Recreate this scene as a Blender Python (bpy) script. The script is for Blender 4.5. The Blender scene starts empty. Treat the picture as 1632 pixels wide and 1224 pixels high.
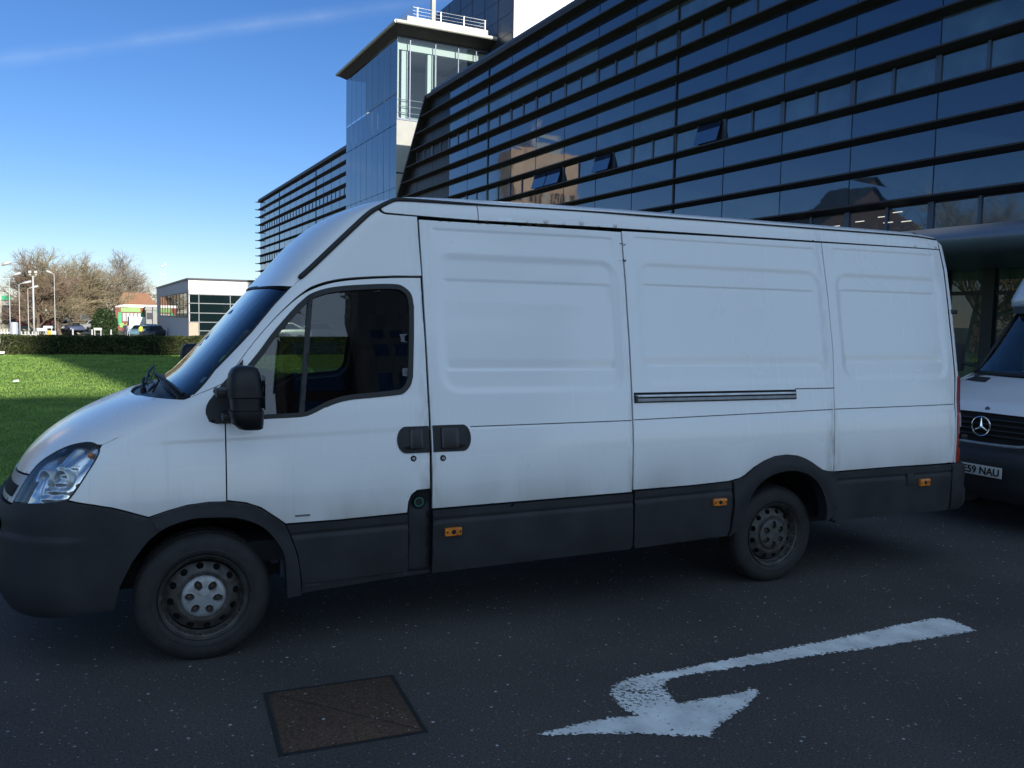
import bpy, bmesh, math, random
import numpy as np
from mathutils import Vector, Matrix, noise
from mathutils.geometry import delaunay_2d_cdt
R = math.radians
# ---------------------------------------------------------------- camera, sky, sun
scene = bpy.context.scene
cam = bpy.data.cameras.new("camera"); camo = bpy.data.objects.new("camera", cam)
scene.collection.objects.link(camo); scene.camera = camo
CF, CYAW, CPITCH, CROLL, CH = 1366.9971, -0.4667, -0.0762, 0.0192, 1.8974
_f = Vector((-math.sin(CYAW)*math.cos(CPITCH), math.cos(CYAW)*math.cos(CPITCH), math.sin(CPITCH)))
_r0 = Vector((math.cos(CYAW), math.sin(CYAW), 0)); _u0 = _r0.cross(_f)
_r = _r0*math.cos(CROLL)+_u0*math.sin(CROLL); _u = _u0*math.cos(CROLL)-_r0*math.sin(CROLL)
camo.matrix_world = Matrix(((_r.x, _u.x, -_f.x, 0), (_r.y, _u.y, -_f.y, 0), (_r.z, _u.z, -_f.z, CH), (0, 0, 0, 1)))
cam.sensor_width = 36; cam.lens = 36*CF/1632; cam.clip_end = 4000; cam.clip_start = .05
SUN_EL = R(22); SUN_AZ = (0.152, -0.988)      # towards the sun, horizontally
FILL_GLOW = 5.9
world = bpy.data.worlds.new("World"); scene.world = world; world.use_nodes = True
nt = world.node_tree; nt.nodes.clear()
wo = nt.nodes.new('ShaderNodeOutputWorld'); bg = nt.nodes.new('ShaderNodeBackground')
sky = nt.nodes.new('ShaderNodeTexSky'); sky.sky_type = 'NISHITA'; sky.sun_disc = False
sky.sun_elevation = SUN_EL; sky.sun_rotation = math.atan2(SUN_AZ[0], SUN_AZ[1])
sky.air_density = 0.9; sky.dust_density = 0.12; sky.ozone_density = 3.0; sky.altitude = 0
hs = nt.nodes.new('ShaderNodeHueSaturation'); hs.inputs['Saturation'].default_value = 1.2
bg.inputs['Strength'].default_value = 0.091
# a faint vapour streak high in the sky, fixed in world directions
tc = nt.nodes.new('ShaderNodeTexCoord')
def wmath(op, a=None, b=None, c=None):
    n = nt.nodes.new('ShaderNodeMath'); n.operation = op
    for i, v in enumerate((a, b, c)):
        if v is None: continue
        if isinstance(v, (int, float)): n.inputs[i].default_value = v
        else: nt.links.new(v, n.inputs[i])
    return n.outputs[0]
STREAK_N = (.2807, .2448, -.9281)
vm = nt.nodes.new('ShaderNodeVectorMath'); vm.operation = 'DOT_PRODUCT'
nt.links.new(tc.outputs['Generated'], vm.inputs[0]); vm.inputs[1].default_value = STREAK_N
nz = nt.nodes.new('ShaderNodeTexNoise'); nz.inputs['Scale'].default_value = 9; nz.inputs['Detail'].default_value = 4
nt.links.new(tc.outputs['Generated'], nz.inputs['Vector'])
nz2 = nt.nodes.new('ShaderNodeTexNoise'); nz2.inputs['Scale'].default_value = 14; nz2.inputs['Detail'].default_value = 7; nt.links.new(tc.outputs['Generated'], nz2.inputs['Vector'])
d1 = wmath('ABSOLUTE', wmath('ADD', vm.outputs['Value'], wmath('MULTIPLY', wmath('SUBTRACT', nz.outputs['Fac'], .5), .006)))
g1 = wmath('MAXIMUM', wmath('SUBTRACT', 1, wmath('DIVIDE', d1, .012)), 0)
g2 = wmath('MULTIPLY', wmath('POWER', g1, 1.6), wmath('MULTIPLY', wmath('POWER', nz2.outputs['Fac'], 2), .26))
mx = nt.nodes.new('ShaderNodeMix'); mx.data_type = 'RGBA'
nt.links.new(g2, mx.inputs['Factor']); nt.links.new(sky.outputs[0], hs.inputs['Color'])
tn = nt.nodes.new('ShaderNodeVectorMath'); tn.operation = 'MULTIPLY'; tn.inputs[1].default_value = (.86, .865, 1.05); nt.links.new(hs.outputs[0], tn.inputs[0]); nt.links.new(tn.outputs[0], mx.inputs['A']); mx.inputs['B'].default_value = (7.5, 8.5, 9.5, 1)
# added bright glow in the unseen sky behind the camera, lights the shaded van
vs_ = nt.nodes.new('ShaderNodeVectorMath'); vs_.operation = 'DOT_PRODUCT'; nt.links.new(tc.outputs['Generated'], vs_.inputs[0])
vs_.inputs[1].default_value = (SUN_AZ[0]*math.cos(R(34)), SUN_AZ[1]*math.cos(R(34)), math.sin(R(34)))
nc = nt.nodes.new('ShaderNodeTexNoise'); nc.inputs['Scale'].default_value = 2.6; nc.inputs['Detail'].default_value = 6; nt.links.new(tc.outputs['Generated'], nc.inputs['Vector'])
fill_glow = wmath('MULTIPLY', wmath('POWER', wmath('MAXIMUM', vs_.outputs['Value'], 0), 1.5), wmath('MULTIPLY', wmath('ADD', nc.outputs['Fac'], .25), FILL_GLOW))
vc = nt.nodes.new('ShaderNodeVectorMath'); vc.operation = 'SCALE'; vc.inputs[0].default_value = (.90, 1.10, 1.06); nt.links.new(fill_glow, vc.inputs['Scale'])
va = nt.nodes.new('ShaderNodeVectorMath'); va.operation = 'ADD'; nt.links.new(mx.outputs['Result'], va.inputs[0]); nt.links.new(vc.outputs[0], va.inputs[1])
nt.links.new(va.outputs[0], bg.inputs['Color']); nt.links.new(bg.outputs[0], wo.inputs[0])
sl = bpy.data.lights.new("sun", 'SUN'); sl.energy = 5.0; sl.angle = R(.53); sl.color = (1, .93, .84)
so = bpy.data.objects.new("sun", sl); scene.collection.objects.link(so)
so.rotation_euler = Vector((-SUN_AZ[0]*math.cos(SUN_EL), -SUN_AZ[1]*math.cos(SUN_EL), -math.sin(SUN_EL))).to_track_quat('-Z', 'Y').to_euler()
scene.view_settings.view_transform = 'Standard'; scene.view_settings.look = 'None'
scene.view_settings.exposure = 0.47; scene.view_settings.gamma = 1
scene.render.engine = 'CYCLES'
scene.cycles.max_bounces = 8; scene.cycles.transparent_max_bounces = 16; scene.cycles.glossy_bounces = 5
scene.cycles.caustics_reflective = False; scene.cycles.caustics_refractive = False

# ---------------------------------------------------------------- helpers
COL = scene.collection
class MB:
    def __init__(s): s.v = []; s.f = []; s.m = []; s.mi = 0
    def add(s, vs, fs):
        o = len(s.v); s.v += [tuple(v) for v in vs]; s.f += [tuple(i+o for i in f) for f in fs]; s.m += [s.mi]*len(fs); return s
    def box(s, x0, y0, z0, x1, y1, z1):
        if x0 > x1: x0, x1 = x1, x0
        if y0 > y1: y0, y1 = y1, y0
        if z0 > z1: z0, z1 = z1, z0
        return s.add([(x0,y0,z0),(x1,y0,z0),(x1,y1,z0),(x0,y1,z0),(x0,y0,z1),(x1,y0,z1),(x1,y1,z1),(x0,y1,z1)],
              [(0,3,2,1),(4,5,6,7),(0,1,5,4),(1,2,6,5),(2,3,7,6),(3,0,4,7)])
    def tube(s, pts, rad, n=8, cap=True):
        pts = [Vector(p) for p in pts]; rs = rad if isinstance(rad, (list, tuple)) else [rad]*len(pts)
        rings = []; up = Vector((0, 0, 1)); prev = None
        for i, p in enumerate(pts):
            d = (pts[min(i+1, len(pts)-1)]-pts[max(i-1, 0)]).normalized()
            a = prev - d*prev.dot(d) if prev is not None else (up.cross(d) if abs(d.z) < .95 else Vector((1, 0, 0)).cross(d))
            if a.length < 1e-6: a = Vector((1, 0, 0)).cross(d)
            a.normalize(); b = d.cross(a); prev = a
            rings.append([p+(a*math.cos(t)+b*math.sin(t))*rs[i] for t in [2*math.pi*k/n for k in range(n)]])
        vs = [v for r in rings for v in r]; fs = []
        for i in range(len(pts)-1):
            for k in range(n): fs.append((i*n+k, i*n+(k+1) % n, (i+1)*n+(k+1) % n, (i+1)*n+k))
        if cap: fs += [tuple(range(n))[::-1], tuple((len(pts)-1)*n+k for k in range(n))]
        return s.add(vs, fs)
    def revolve(s, prof, axis='y', c=(0, 0, 0), n=48, close=False):
        # prof: list of (radius, offset along axis)
        vs = []
        for r, o in prof:
            for k in range(n):
                t = 2*math.pi*k/n; a, b = r*math.cos(t), r*math.sin(t)
                vs.append((c[0]+a, c[1]+o, c[2]+b) if axis == 'y' else ((c[0]+a, c[1]+b, c[2]+o) if axis == 'z' else (c[0]+o, c[1]+a, c[2]+b)))
        m = len(prof); fs = []
        for i in range(m-1 if not close else m):
            for k in range(n): fs.append((i*n+k, ((i+1) % m)*n+k, ((i+1) % m)*n+(k+1) % n, i*n+(k+1) % n))
        return s.add(vs, fs)
    def grid(s, rows, closed=False):
        n = len(rows[0]); vs = [p for r in rows for p in r]; fs = []
        for i in range(len(rows)-1):
            for k in range(n if closed else n-1):
                k2 = (k+1) % n
                fs.append((i*n+k, i*n+k2, (i+1)*n+k2, (i+1)*n+k))
        return s.add(vs, fs)
    def prism(s, poly, axis, a, b):
        # poly 2D extruded along axis from a to b
        def P(q, w):
            return {'x': (w, q[0], q[1]), 'y': (q[0], w, q[1]), 'z': (q[0], q[1], w)}[axis]
        n = len(poly); vs = [P(q, a) for q in poly]+[P(q, b) for q in poly]
        return s.add(vs, [tuple(range(n)), tuple(range(2*n-1, n-1, -1))]+[(i, (i+1) % n, (i+1) % n+n, i+n) for i in range(n)])
    def build(s, name, mats, parent=None, smooth=False, bevel=0, angle=None):
        me = bpy.data.meshes.new(name); me.from_pydata(s.v, [], s.f)
        if not isinstance(mats, (list, tuple)): mats = [mats]
        for m in mats: me.materials.append(m)
        for i, p in enumerate(me.polygons): p.material_index = min(s.m[i], len(mats)-1)
        bm = bmesh.new(); bm.from_mesh(me)
        if smooth: bmesh.ops.remove_doubles(bm, verts=bm.verts, dist=1e-5)
        bmesh.ops.recalc_face_normals(bm, faces=bm.faces)
        if bevel: bmesh.ops.bevel(bm, geom=[e for e in bm.edges if len(e.link_faces) == 2 and e.calc_face_angle() > .5], offset=bevel, segments=2, affect='EDGES', profile=.6, clamp_overlap=True)
        bm.to_mesh(me); bm.free()
        o = bpy.data.objects.new(name, me); COL.objects.link(o)
        if parent: o.parent = parent
        if smooth:
            for p in me.polygons: p.use_smooth = True
            if angle: me.set_sharp_from_angle(angle=angle)
        elif bevel:
            for p in me.polygons: p.use_smooth = True
            me.set_sharp_from_angle(angle=R(50))
        return o
def tag(o, label=None, cat=None, group=None, kind=None):
    if label: o['label'] = label
    if cat: o['category'] = cat
    if group: o['group'] = group
    if kind: o['kind'] = kind
    return o
def empty(name, loc=(0, 0, 0), rz=0, label=None, cat=None, group=None):
    o = bpy.data.objects.new(name, None); COL.objects.link(o); o.location = loc; o.rotation_euler = (0, 0, rz)
    o.empty_display_size = .2
    return tag(o, label, cat, group)
def kids(o): return [c for c in bpy.data.objects if c.parent == o]
def copy_tree(o, parent=None):
    ch = kids(o)
    c = o.copy(); COL.objects.link(c); c.parent = parent
    for k in ch: copy_tree(k, c)
    return c
# ---- materials
def mat(name, col, rough=.5, metal=0, spec=.5, var=0, vscale=8, col2=None, bump=0, bscale=40, coat=0, emit=None, estr=0, ior=1.5, aniso=None, det=6, thr=None, coord='Object'):
    m = bpy.data.materials.new(name); m.use_nodes = True; n = m.node_tree; b = n.nodes['Principled BSDF']
    b.inputs['Base Color'].default_value = (*col, 1); b.inputs['Roughness'].default_value = rough
    b.inputs['Metallic'].default_value = metal; b.inputs['Specular IOR Level'].default_value = spec; b.inputs['IOR'].default_value = ior
    b.inputs['Coat Weight'].default_value = coat
    if coat: b.inputs['Coat Roughness'].default_value = .08
    if emit: b.inputs['Emission Color'].default_value = (*emit, 1); b.inputs['Emission Strength'].default_value = estr
    if var or col2 or bump:
        t = n.nodes.new('ShaderNodeTexCoord'); mp = n.nodes.new('ShaderNodeMapping'); n.links.new(t.outputs[coord], mp.inputs['Vector'])
        if aniso: mp.inputs['Scale'].default_value = aniso
    if var or col2:
        z = n.nodes.new('ShaderNodeTexNoise'); z.inputs['Scale'].default_value = vscale; z.inputs['Detail'].default_value = det
        n.links.new(mp.outputs[0], z.inputs['Vector'])
        rp = n.nodes.new('ShaderNodeValToRGB'); lo, hi = thr or (.3, .7)
        rp.color_ramp.elements[0].position = lo; rp.color_ramp.elements[1].position = hi
        c2 = col2 or tuple(c*(1-var) for c in col)
        rp.color_ramp.elements[0].color = (*c2, 1); rp.color_ramp.elements[1].color = (*col, 1)
        n.links.new(z.outputs['Fac'], rp.inputs[0]); n.links.new(rp.outputs[0], b.inputs['Base Color'])
    if bump:
        z2 = n.nodes.new('ShaderNodeTexNoise'); z2.inputs['Scale'].default_value = bscale; z2.inputs['Detail'].default_value = 5
        n.links.new(mp.outputs[0], z2.inputs['Vector'])
        bp = n.nodes.new('ShaderNodeBump'); bp.inputs['Strength'].default_value = bump; bp.inputs['Distance'].default_value = .01
        n.links.new(z2.outputs['Fac'], bp.inputs['Height']); n.links.new(bp.outputs[0], b.inputs['Normal'])
    return m
def glass(name, tint=(.8, .85, .85), ior=1.5, rough=.005, wavy=0, wscale=.6):
    m = bpy.data.materials.new(name); m.use_nodes = True; n = m.node_tree; n.nodes.clear()
    o = n.nodes.new('ShaderNodeOutputMaterial'); g = n.nodes.new('ShaderNodeBsdfGlossy'); t = n.nodes.new('ShaderNodeBsdfTransparent')
    mi = n.nodes.new('ShaderNodeMixShader'); fr = n.nodes.new('ShaderNodeFresnel'); fr.inputs['IOR'].default_value = ior
    g.inputs['Roughness'].default_value = rough; g.inputs['Color'].default_value = (1, 1, 1, 1); t.inputs['Color'].default_value = (*tint, 1)
    ge = n.nodes.new('ShaderNodeNewGeometry')   # same reflectance from behind as from in front
    im = n.nodes.new('ShaderNodeMix'); im.inputs['A'].default_value = ior; im.inputs['B'].default_value = 1/ior
    n.links.new(ge.outputs['Backfacing'], im.inputs['Factor']); n.links.new(im.outputs['Result'], fr.inputs['IOR'])
    n.links.new(fr.outputs[0], mi.inputs[0]); n.links.new(t.outputs[0], mi.inputs[1]); n.links.new(g.outputs[0], mi.inputs[2]); n.links.new(mi.outputs[0], o.inputs[0])
    if wavy:
        tc_ = n.nodes.new('ShaderNodeTexCoord'); z = n.nodes.new('ShaderNodeTexNoise'); z.inputs['Scale'].default_value = wscale; z.inputs['Detail'].default_value = 1
        n.links.new(tc_.outputs['Object'], z.inputs['Vector']); b = n.nodes.new('ShaderNodeBump'); b.inputs['Strength'].default_value = wavy; b.inputs['Distance'].default_value = .05
        n.links.new(z.outputs['Fac'], b.inputs['Height']); n.links.new(b.outputs[0], g.inputs['Normal'])
    return m

# ---------------------------------------------------------------- ground
def zg(y):
    if y < 43: return 0.0
    if y > 100: return -1.2
    t = (y-43)/57; return -1.2*t*t*(3-2*t)
def asphalt(name, base=(.052, .050, .050)):
    m = mat(name, base, rough=.82, spec=.35); n = m.node_tree; b = n.nodes['Principled BSDF']; L = n.links
    t = n.nodes.new('ShaderNodeTexCoord')
    def N(sc, det=4, rough=.5):
        z = n.nodes.new('ShaderNodeTexNoise'); z.inputs['Scale'].default_value = sc; z.inputs['Detail'].default_value = det; z.inputs['Roughness'].default_value = rough
        L.new(t.outputs['Object'], z.inputs['Vector']); return z
    def ramp(src, e):
        r = n.nodes.new('ShaderNodeValToRGB'); r.color_ramp.elements[0].position = e[0][0]; r.color_ramp.elements[0].color = (*e[0][1], 1)
        r.color_ramp.elements[1].position = e[1][0]; r.color_ramp.elements[1].color = (*e[1][1], 1); L.new(src, r.inputs[0]); return r
    def mix(kind, a, b_, f):
        x = n.nodes.new('ShaderNodeMix'); x.data_type = 'RGBA'; x.blend_type = kind
        if isinstance(f, float): x.inputs['Factor'].default_value = f
        else: L.new(f, x.inputs['Factor'])
        L.new(a, x.inputs['A'])
        if isinstance(b_, tuple): x.inputs['B'].default_value = (*b_, 1)
        else: L.new(b_, x.inputs['B'])
        return x.outputs['Result']
    fine = ramp(N(85, 6, .75).outputs['Fac'], ((.36, tuple(c*.35 for c in base)), (.66, tuple(c*1.9 for c in base))))
    big = ramp(N(.7, 5).outputs['Fac'], ((.28, (.66, .66, .69)), (.72, (1.2, 1.17, 1.12))))
    c = mix('MULTIPLY', fine.outputs[0], big.outputs[0], 1.0)
    # pale chippings: voronoi cells, few of them bright
    v = n.nodes.new('ShaderNodeTexVoronoi'); v.inputs['Scale'].default_value = 22; v.inputs['Randomness'].default_value = 1
    L.new(t.outputs['Object'], v.inputs['Vector'])
    sp = ramp(v.outputs['Distance'], ((.12, (1, 1, 1)), (.20, (0, 0, 0))))
    sx = n.nodes.new('ShaderNodeSeparateColor'); L.new(v.outputs['Color'], sx.inputs[0])
    gt = n.nodes.new('ShaderNodeMath'); gt.operation = 'GREATER_THAN'; gt.inputs[1].default_value = .80; L.new(sx.outputs[0], gt.inputs[0])
    mu = n.nodes.new('ShaderNodeMath'); mu.operation = 'MULTIPLY'; L.new(gt.outputs[0], mu.inputs[0]); L.new(sp.outputs[0], mu.inputs[1])
    mu2 = n.nodes.new('ShaderNodeMath'); mu2.operation = 'MULTIPLY'; L.new(mu.outputs[0], mu2.inputs[0]); L.new(sx.outputs[1], mu2.inputs[1])
    c = mix('MIX', c, (.55, .57, .60), mu2.outputs[0])
    v2 = n.nodes.new('ShaderNodeTexVoronoi'); v2.inputs['Scale'].default_value = 55; L.new(t.outputs['Object'], v2.inputs['Vector'])
    sp2 = ramp(v2.outputs['Distance'], ((.16, (1, 1, 1)), (.28, (0, 0, 0)))); s2 = n.nodes.new('ShaderNodeSeparateColor'); L.new(v2.outputs['Color'], s2.inputs[0])
    g2_ = n.nodes.new('ShaderNodeMath'); g2_.operation = 'GREATER_THAN'; g2_.inputs[1].default_value = .82; L.new(s2.outputs[0], g2_.inputs[0])
    m3 = n.nodes.new('ShaderNodeMath'); m3.operation = 'MULTIPLY'; L.new(g2_.outputs[0], m3.inputs[0]); L.new(sp2.outputs[0], m3.inputs[1])
    m4 = n.nodes.new('ShaderNodeMath'); m4.operation = 'MULTIPLY'; L.new(m3.outputs[0], m4.inputs[0]); L.new(s2.outputs[1], m4.inputs[1])
    c = mix('MIX', c, (.34, .33, .32), m4.outputs[0])
    L.new(c, b.inputs['Base Color'])
    bp = n.nodes.new('ShaderNodeBump'); bp.inputs['Strength'].default_value = .8; bp.inputs['Distance'].default_value = .006
    L.new(N(140, 4, .7).outputs['Fac'], bp.inputs['Height']); L.new(bp.outputs[0], b.inputs['Normal'])
    return m
M = {}
M['asphalt'] = asphalt('asphalt', (.060, .056, .053))
M['paving'] = mat('paving', (.23, .22, .21), .85, var=.35, vscale=3, bump=.4, bscale=60)
M['kerb'] = mat('kerbstone', (.25, .24, .23), .8, var=.3, vscale=6, bump=.4)
M['soil'] = mat('ground', (.11, .10, .075), .95, var=.35, vscale=.2, col2=(.07, .085, .04))
M['lawn'] = mat('lawn', (.14, .23, .055), .95, spec=.1, vscale=1.3, col2=(.07, .14, .03), bump=.9, bscale=55, det=10)
M['blade'] = mat('grass_blade', (.22, .34, .075), .7, spec=.2, vscale=.9, col2=(.10, .19, .04), det=5)
M['yellow'] = mat('yellow_paint', (.36, .30, .16), .8, var=.5, vscale=20)
# terrain in one sheet to the horizon
g = MB(); ysr = [-1500, -400, -60, 0, 20, 43]+[43+57*k/12 for k in range(1, 13)]+[160, 300, 800, 2500]
xsr = [-2500, -600, -100, 0, 100, 600, 2500]
g.grid([[(x, y, zg(y)-.03) for x in xsr] for y in ysr])
tag(g.build('ground', M['soil'], smooth=True), kind='structure')
g = MB(); g.grid([[(-90, -29, 0), (19.9, -29, 0)], [(-90, 7.2, 0), (19.9, 7.2, 0)]]); g.grid([[(9, 7.2, 0), (19.9, 7.2, 0)], [(9, 62, 0), (19.9, 62, 0)]]) if False else None
tag(g.build('road', M['asphalt']), kind='structure')
g = MB(); g.grid([[(-90, -75, .0), (60, -75, .0)], [(-90, -29.01, .0), (60, -29.01, .0)]]); tag(g.build('bounce_ground', mat('pale_bounce_ground', (.42, .40, .36), .9, var=.2, vscale=.5)), kind='structure')  # unseen pale ground added behind the camera to bounce sunlight onto the van
g = MB(); g.box(-90, 7.2, -.02, 20.4, 7.34, .11); tag(g.build('kerb', M['kerb'], bevel=.012), kind='structure')
g = MB(); g.box(-90, 7.345, -.02, 20.4, 9.6, .105)
tag(g.build('pavement', M['paving']), kind='structure')
g = MB(); g.box(15.6, 9.61, -.02, 20.4, 57, .104)
tag(g.build('path', M['paving']), kind='structure')
lawn = MB()
def zl(x, y): return .10+.03*math.sin(x*.5+y*.21)*min(1, max(0, (y-10)/6)) - (.08*max(0, (y-36)/4) if y > 36 else 0)
rows = []
for j in range(62):
    y = 9.61+j*.5
    rows.append([(x, y, zl(x, y)) for x in np.linspace(-40, 15.59, 60)])
lawn.grid(rows); tag(lawn.build('lawn', M['lawn'], smooth=True), kind='structure')
random.seed(3)
bl = MB()
for i in range(100000):
    y = 9.8+30*random.random()**1.25; xr = (-.14*y-1.2, .06*y+2.6+(1.5 if y > 24 else 0)+ (y-20)*.12 if y > 20 else .06*y+2.6)
    x = random.uniform(*xr); h = random.uniform(.018, .038)*(1+.012*y); w = (.003+.0004*y)*random.uniform(.6, 1.4); a = random.uniform(0, 3.14)
    z = zl(x, y)-.004; dx, dy = w*math.cos(a), w*math.sin(a); lx, ly = random.gauss(0, h*.35), random.gauss(0, h*.35)
    bl.add([(x-dx, y-dy, z), (x+dx, y+dy, z), (x+lx, y+ly, z+h)], [(0, 1, 2)])
me = bpy.data.meshes.new('grass'); me.from_pydata(bl.v, [], bl.f); me.materials.append(M['blade'])
o = bpy.data.objects.new('grass', me); COL.objects.link(o); tag(o, 'short green mown grass covering the lawn beside the road', 'grass', kind='stuff')
# yellow lines by the far kerb
g = MB(); g.grid([[(-90, 6.60, .004), (19.8, 6.60, .004)], [(-90, 6.68, .004), (19.8, 6.68, .004)]]); g.grid([[(-90, 6.80, .004), (19.8, 6.80, .004)], [(-90, 6.88, .004), (19.8, 6.88, .004)]])
tag(g.build('road_marking', M['yellow']), 'worn double yellow lines painted along the far kerb', 'road marking')
# white arrow
def worn_paint():
    m = mat('worn_white_paint', (.80, .81, .79), .75, spec=.3, var=.34, vscale=6, bump=.5, bscale=120); n = m.node_tree; L = n.links
    b = n.nodes['Principled BSDF']; out = [x for x in n.nodes if x.type == 'OUTPUT_MATERIAL'][0]
    t = n.nodes.new('ShaderNodeTexCoord'); at = n.nodes.new('ShaderNodeAttribute'); at.attribute_name = 'wear'
    z = n.nodes.new('ShaderNodeTexNoise'); z.inputs['Scale'].default_value = 48; z.inputs['Detail'].default_value = 6; z.inputs['Roughness'].default_value = .72
    L.new(t.outputs['Object'], z.inputs['Vector'])
    mt = n.nodes.new('ShaderNodeMath'); mt.operation = 'LESS_THAN'; L.new(z.outputs['Fac'], mt.inputs[0]); L.new(at.outputs['Fac'], mt.inputs[1])
    tr = n.nodes.new('ShaderNodeBsdfTransparent'); mi = n.nodes.new('ShaderNodeMixShader')
    L.new(mt.outputs[0], mi.inputs[0]); L.new(b.outputs[0], mi.inputs[1]); L.new(tr.outputs[0], mi.inputs[2]); L.new(mi.outputs[0], out.inputs[0]); return m
ARROW = [(4.961, 3.626), (4.661, 3.642), (4.088, 3.624), (3.528, 3.641), (3.18, 3.65), (2.845, 3.648), (2.698, 3.666), (2.574, 3.667), (2.445, 3.632), (2.387, 3.576), (2.342, 3.475), (2.337, 3.361), (2.353, 3.282), (2.23, 3.326), (2.045, 3.33), (1.836, 3.323), (1.865, 3.284), (1.992, 3.241), (2.159, 3.176), (2.315, 3.094), (2.544, 2.965), (2.637, 3.025), (2.8, 3.096), (2.937, 3.147), (3.086, 3.23), (3.116, 3.28), (2.996, 3.284), (2.815, 3.292), (2.675, 3.307), (2.628, 3.304), (2.653, 3.395), (2.678, 3.477), (2.737, 3.547), (2.846, 3.565), (3.087, 3.54), (3.402, 3.507), (3.738, 3.478), (4.177, 3.417), (4.637, 3.381), (4.99, 3.359), (5.025, 3.569)]
def pip(P, poly):
    x, y = P[:, 0], P[:, 1]; c = np.zeros(len(P), bool); n = len(poly)
    for i in range(n):
        x1, y1 = poly[i]; x2, y2 = poly[i-1]
        if y1 == y2: continue
        k = ((y1 > y) != (y2 > y)) & (x < (x2-x1)*(y-y1)/(y2-y1)+x1); c ^= k
    return c
def segdist(P, poly):
    d = np.full(len(P), 1e9); n = len(poly)
    for i in range(n):
        a = np.array(poly[i-1]); b = np.array(poly[i]); ab = b-a; L2 = ab@ab
        t = np.clip(((P-a)@ab)/(L2 or 1), 0, 1); d = np.minimum(d, np.hypot(*(P-a-t[:, None]*ab).T))
    return d
def dens(poly, s):
    o = []
    for i in range(len(poly)):
        a = poly[i]; b = poly[(i+1) % len(poly)]; L_ = math.dist(a, b); k = max(1, int(math.ceil(L_/s)))
        o += [(a[0]+(b[0]-a[0])*j/k, a[1]+(b[1]-a[1])*j/k) for j in range(k)]
    return o
def cdt(poly, holes, da, dz, s=None):
    """triangulate polygon with holes plus regular interior points; returns pts, tris, loops"""
    s = s or min(da, dz)*1.5
    loops = [dens(poly, s)]+[dens(h, s) for h in holes]
    A = np.array(poly); x0, z0 = A.min(0); x1, z1 = A.max(0)
    X, Z = np.meshgrid(np.arange(x0+da*.5, x1, da), np.arange(z0+dz*.5, z1, dz)); P = np.stack([X.ravel(), Z.ravel()], 1)
    if len(P):
        k = pip(P, poly)
        for h in holes: k &= ~pip(P, h)
        P = P[k]
        if len(P):
            sc = np.array([min(da, dz)/da, min(da, dz)/dz])
            d = np.full(len(P), 1e9)
            for l in loops: d = np.minimum(d, segdist(P, l) if len(P)*len(l) < 6e7 else 1e9)
            P = P[d > min(da, dz)*.45]
    vs = [q for l in loops for q in l]; es = []; o = 0
    for l in loops: es += [(o+i, o+(i+1) % len(l)) for i in range(len(l))]; o += len(l)
    vs += [tuple(q) for q in P]
    V, E, F, ov, oe, of = delaunay_2d_cdt([Vector(v) for v in vs], es, [], 0, 1e-6)
    C = np.array([[(V[f[0]].x+V[f[1]].x+V[f[2]].x)/3, (V[f[0]].y+V[f[1]].y+V[f[2]].y)/3] for f in F])
    k = pip(C, poly)
    for h in holes: k &= ~pip(C, h)
    F = [tuple(f) for f, kk in zip(F, k) if kk]
    return [(v.x, v.y) for v in V], F
random.seed(11)
jag = [(x+random.gauss(0, .004), y+random.gauss(0, .005)) for x, y in dens(ARROW, .02)]
V, F = cdt(jag, [], .02, .02, .03)
me = bpy.data.meshes.new('arrow_marking'); me.from_pydata([(x, y, .005) for x, y in V], [], F); me.materials.append(worn_paint())
wd = segdist(np.array(V), ARROW); at = me.attributes.new('wear', 'FLOAT', 'POINT')
for i, (x, y) in enumerate(V):
    bend = max(0, 1-math.hypot(x-2.48, (y-3.5)*1.4)/.33)
    low = .5+.5*noise.noise(Vector((x*3, y*7, 0)))
    at.data[i].value = .345+.17*max(0, 1-wd[i]/.03)+.10*bend**.6+.04*low
o = bpy.data.objects.new('arrow_marking', me); COL.objects.link(o); tag(o, 'worn white bent arrow painted on the dark asphalt', 'road marking')
# inspection cover
M['rust'] = mat('rusty_iron', (.105, .062, .038), .75, metal=.2, vscale=26, col2=(.045, .032, .025), bump=.7, bscale=90, det=10)
M['darkgap'] = mat('dark_joint', (.010, .010, .011), .95)
M['rustcover'] = asphalt('rusty_cover', (.070, .043, .028))
mh = empty('inspection_cover', (1.09, 3.91, .0), R(-5), 'rusty brown square inspection cover set in the asphalt', 'cover')
g = MB(); w, d = .315, .315
for a in ((-w-.018, -d-.018, w+.018, -d), (-w-.018, d, w+.018, d+.018), (-w-.018, -d, -w, d), (w, -d, w+.018, d)): g.box(a[0], a[1], -.01, a[2], a[3], .0035)
g.build('frame', M['darkgap'], mh)
for sgn in (1, -1):
    g = MB(); e = .006
    tri = [(-w+e, -d+e), (w-e*2.5, -d+e), (-w+e, d-e*2.5)] if sgn > 0 else [(w-e, d-e), (-w+e*2.5, d-e), (w-e, -d+e*2.5)]
    g.prism(tri, 'z', -.01, .006); g.build('plate', M['rustcover'], mh, bevel=.003)
g = MB()
g.box(-w, -d, -.02, w, d, -.004); g.build('bed', M['darkgap'], mh)

random.seed(8)
g = MB(); L1 = []
for k in range(60):
    t = k/59; x = 7.0+t*4.5; L1.append((x+random.gauss(0, .01), 6.62-.30*(x-7.0)/1.0*.95+random.gauss(0, .012), random.uniform(.006, .02)))
g.grid([[(x, y-w, .0045) for x, y, w in L1], [(x, y+w, .0045) for x, y, w in L1]]); tag(g.build('crack', M['darkgap']), 'thin dark crack running across the asphalt behind the large van', 'crack')

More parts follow.
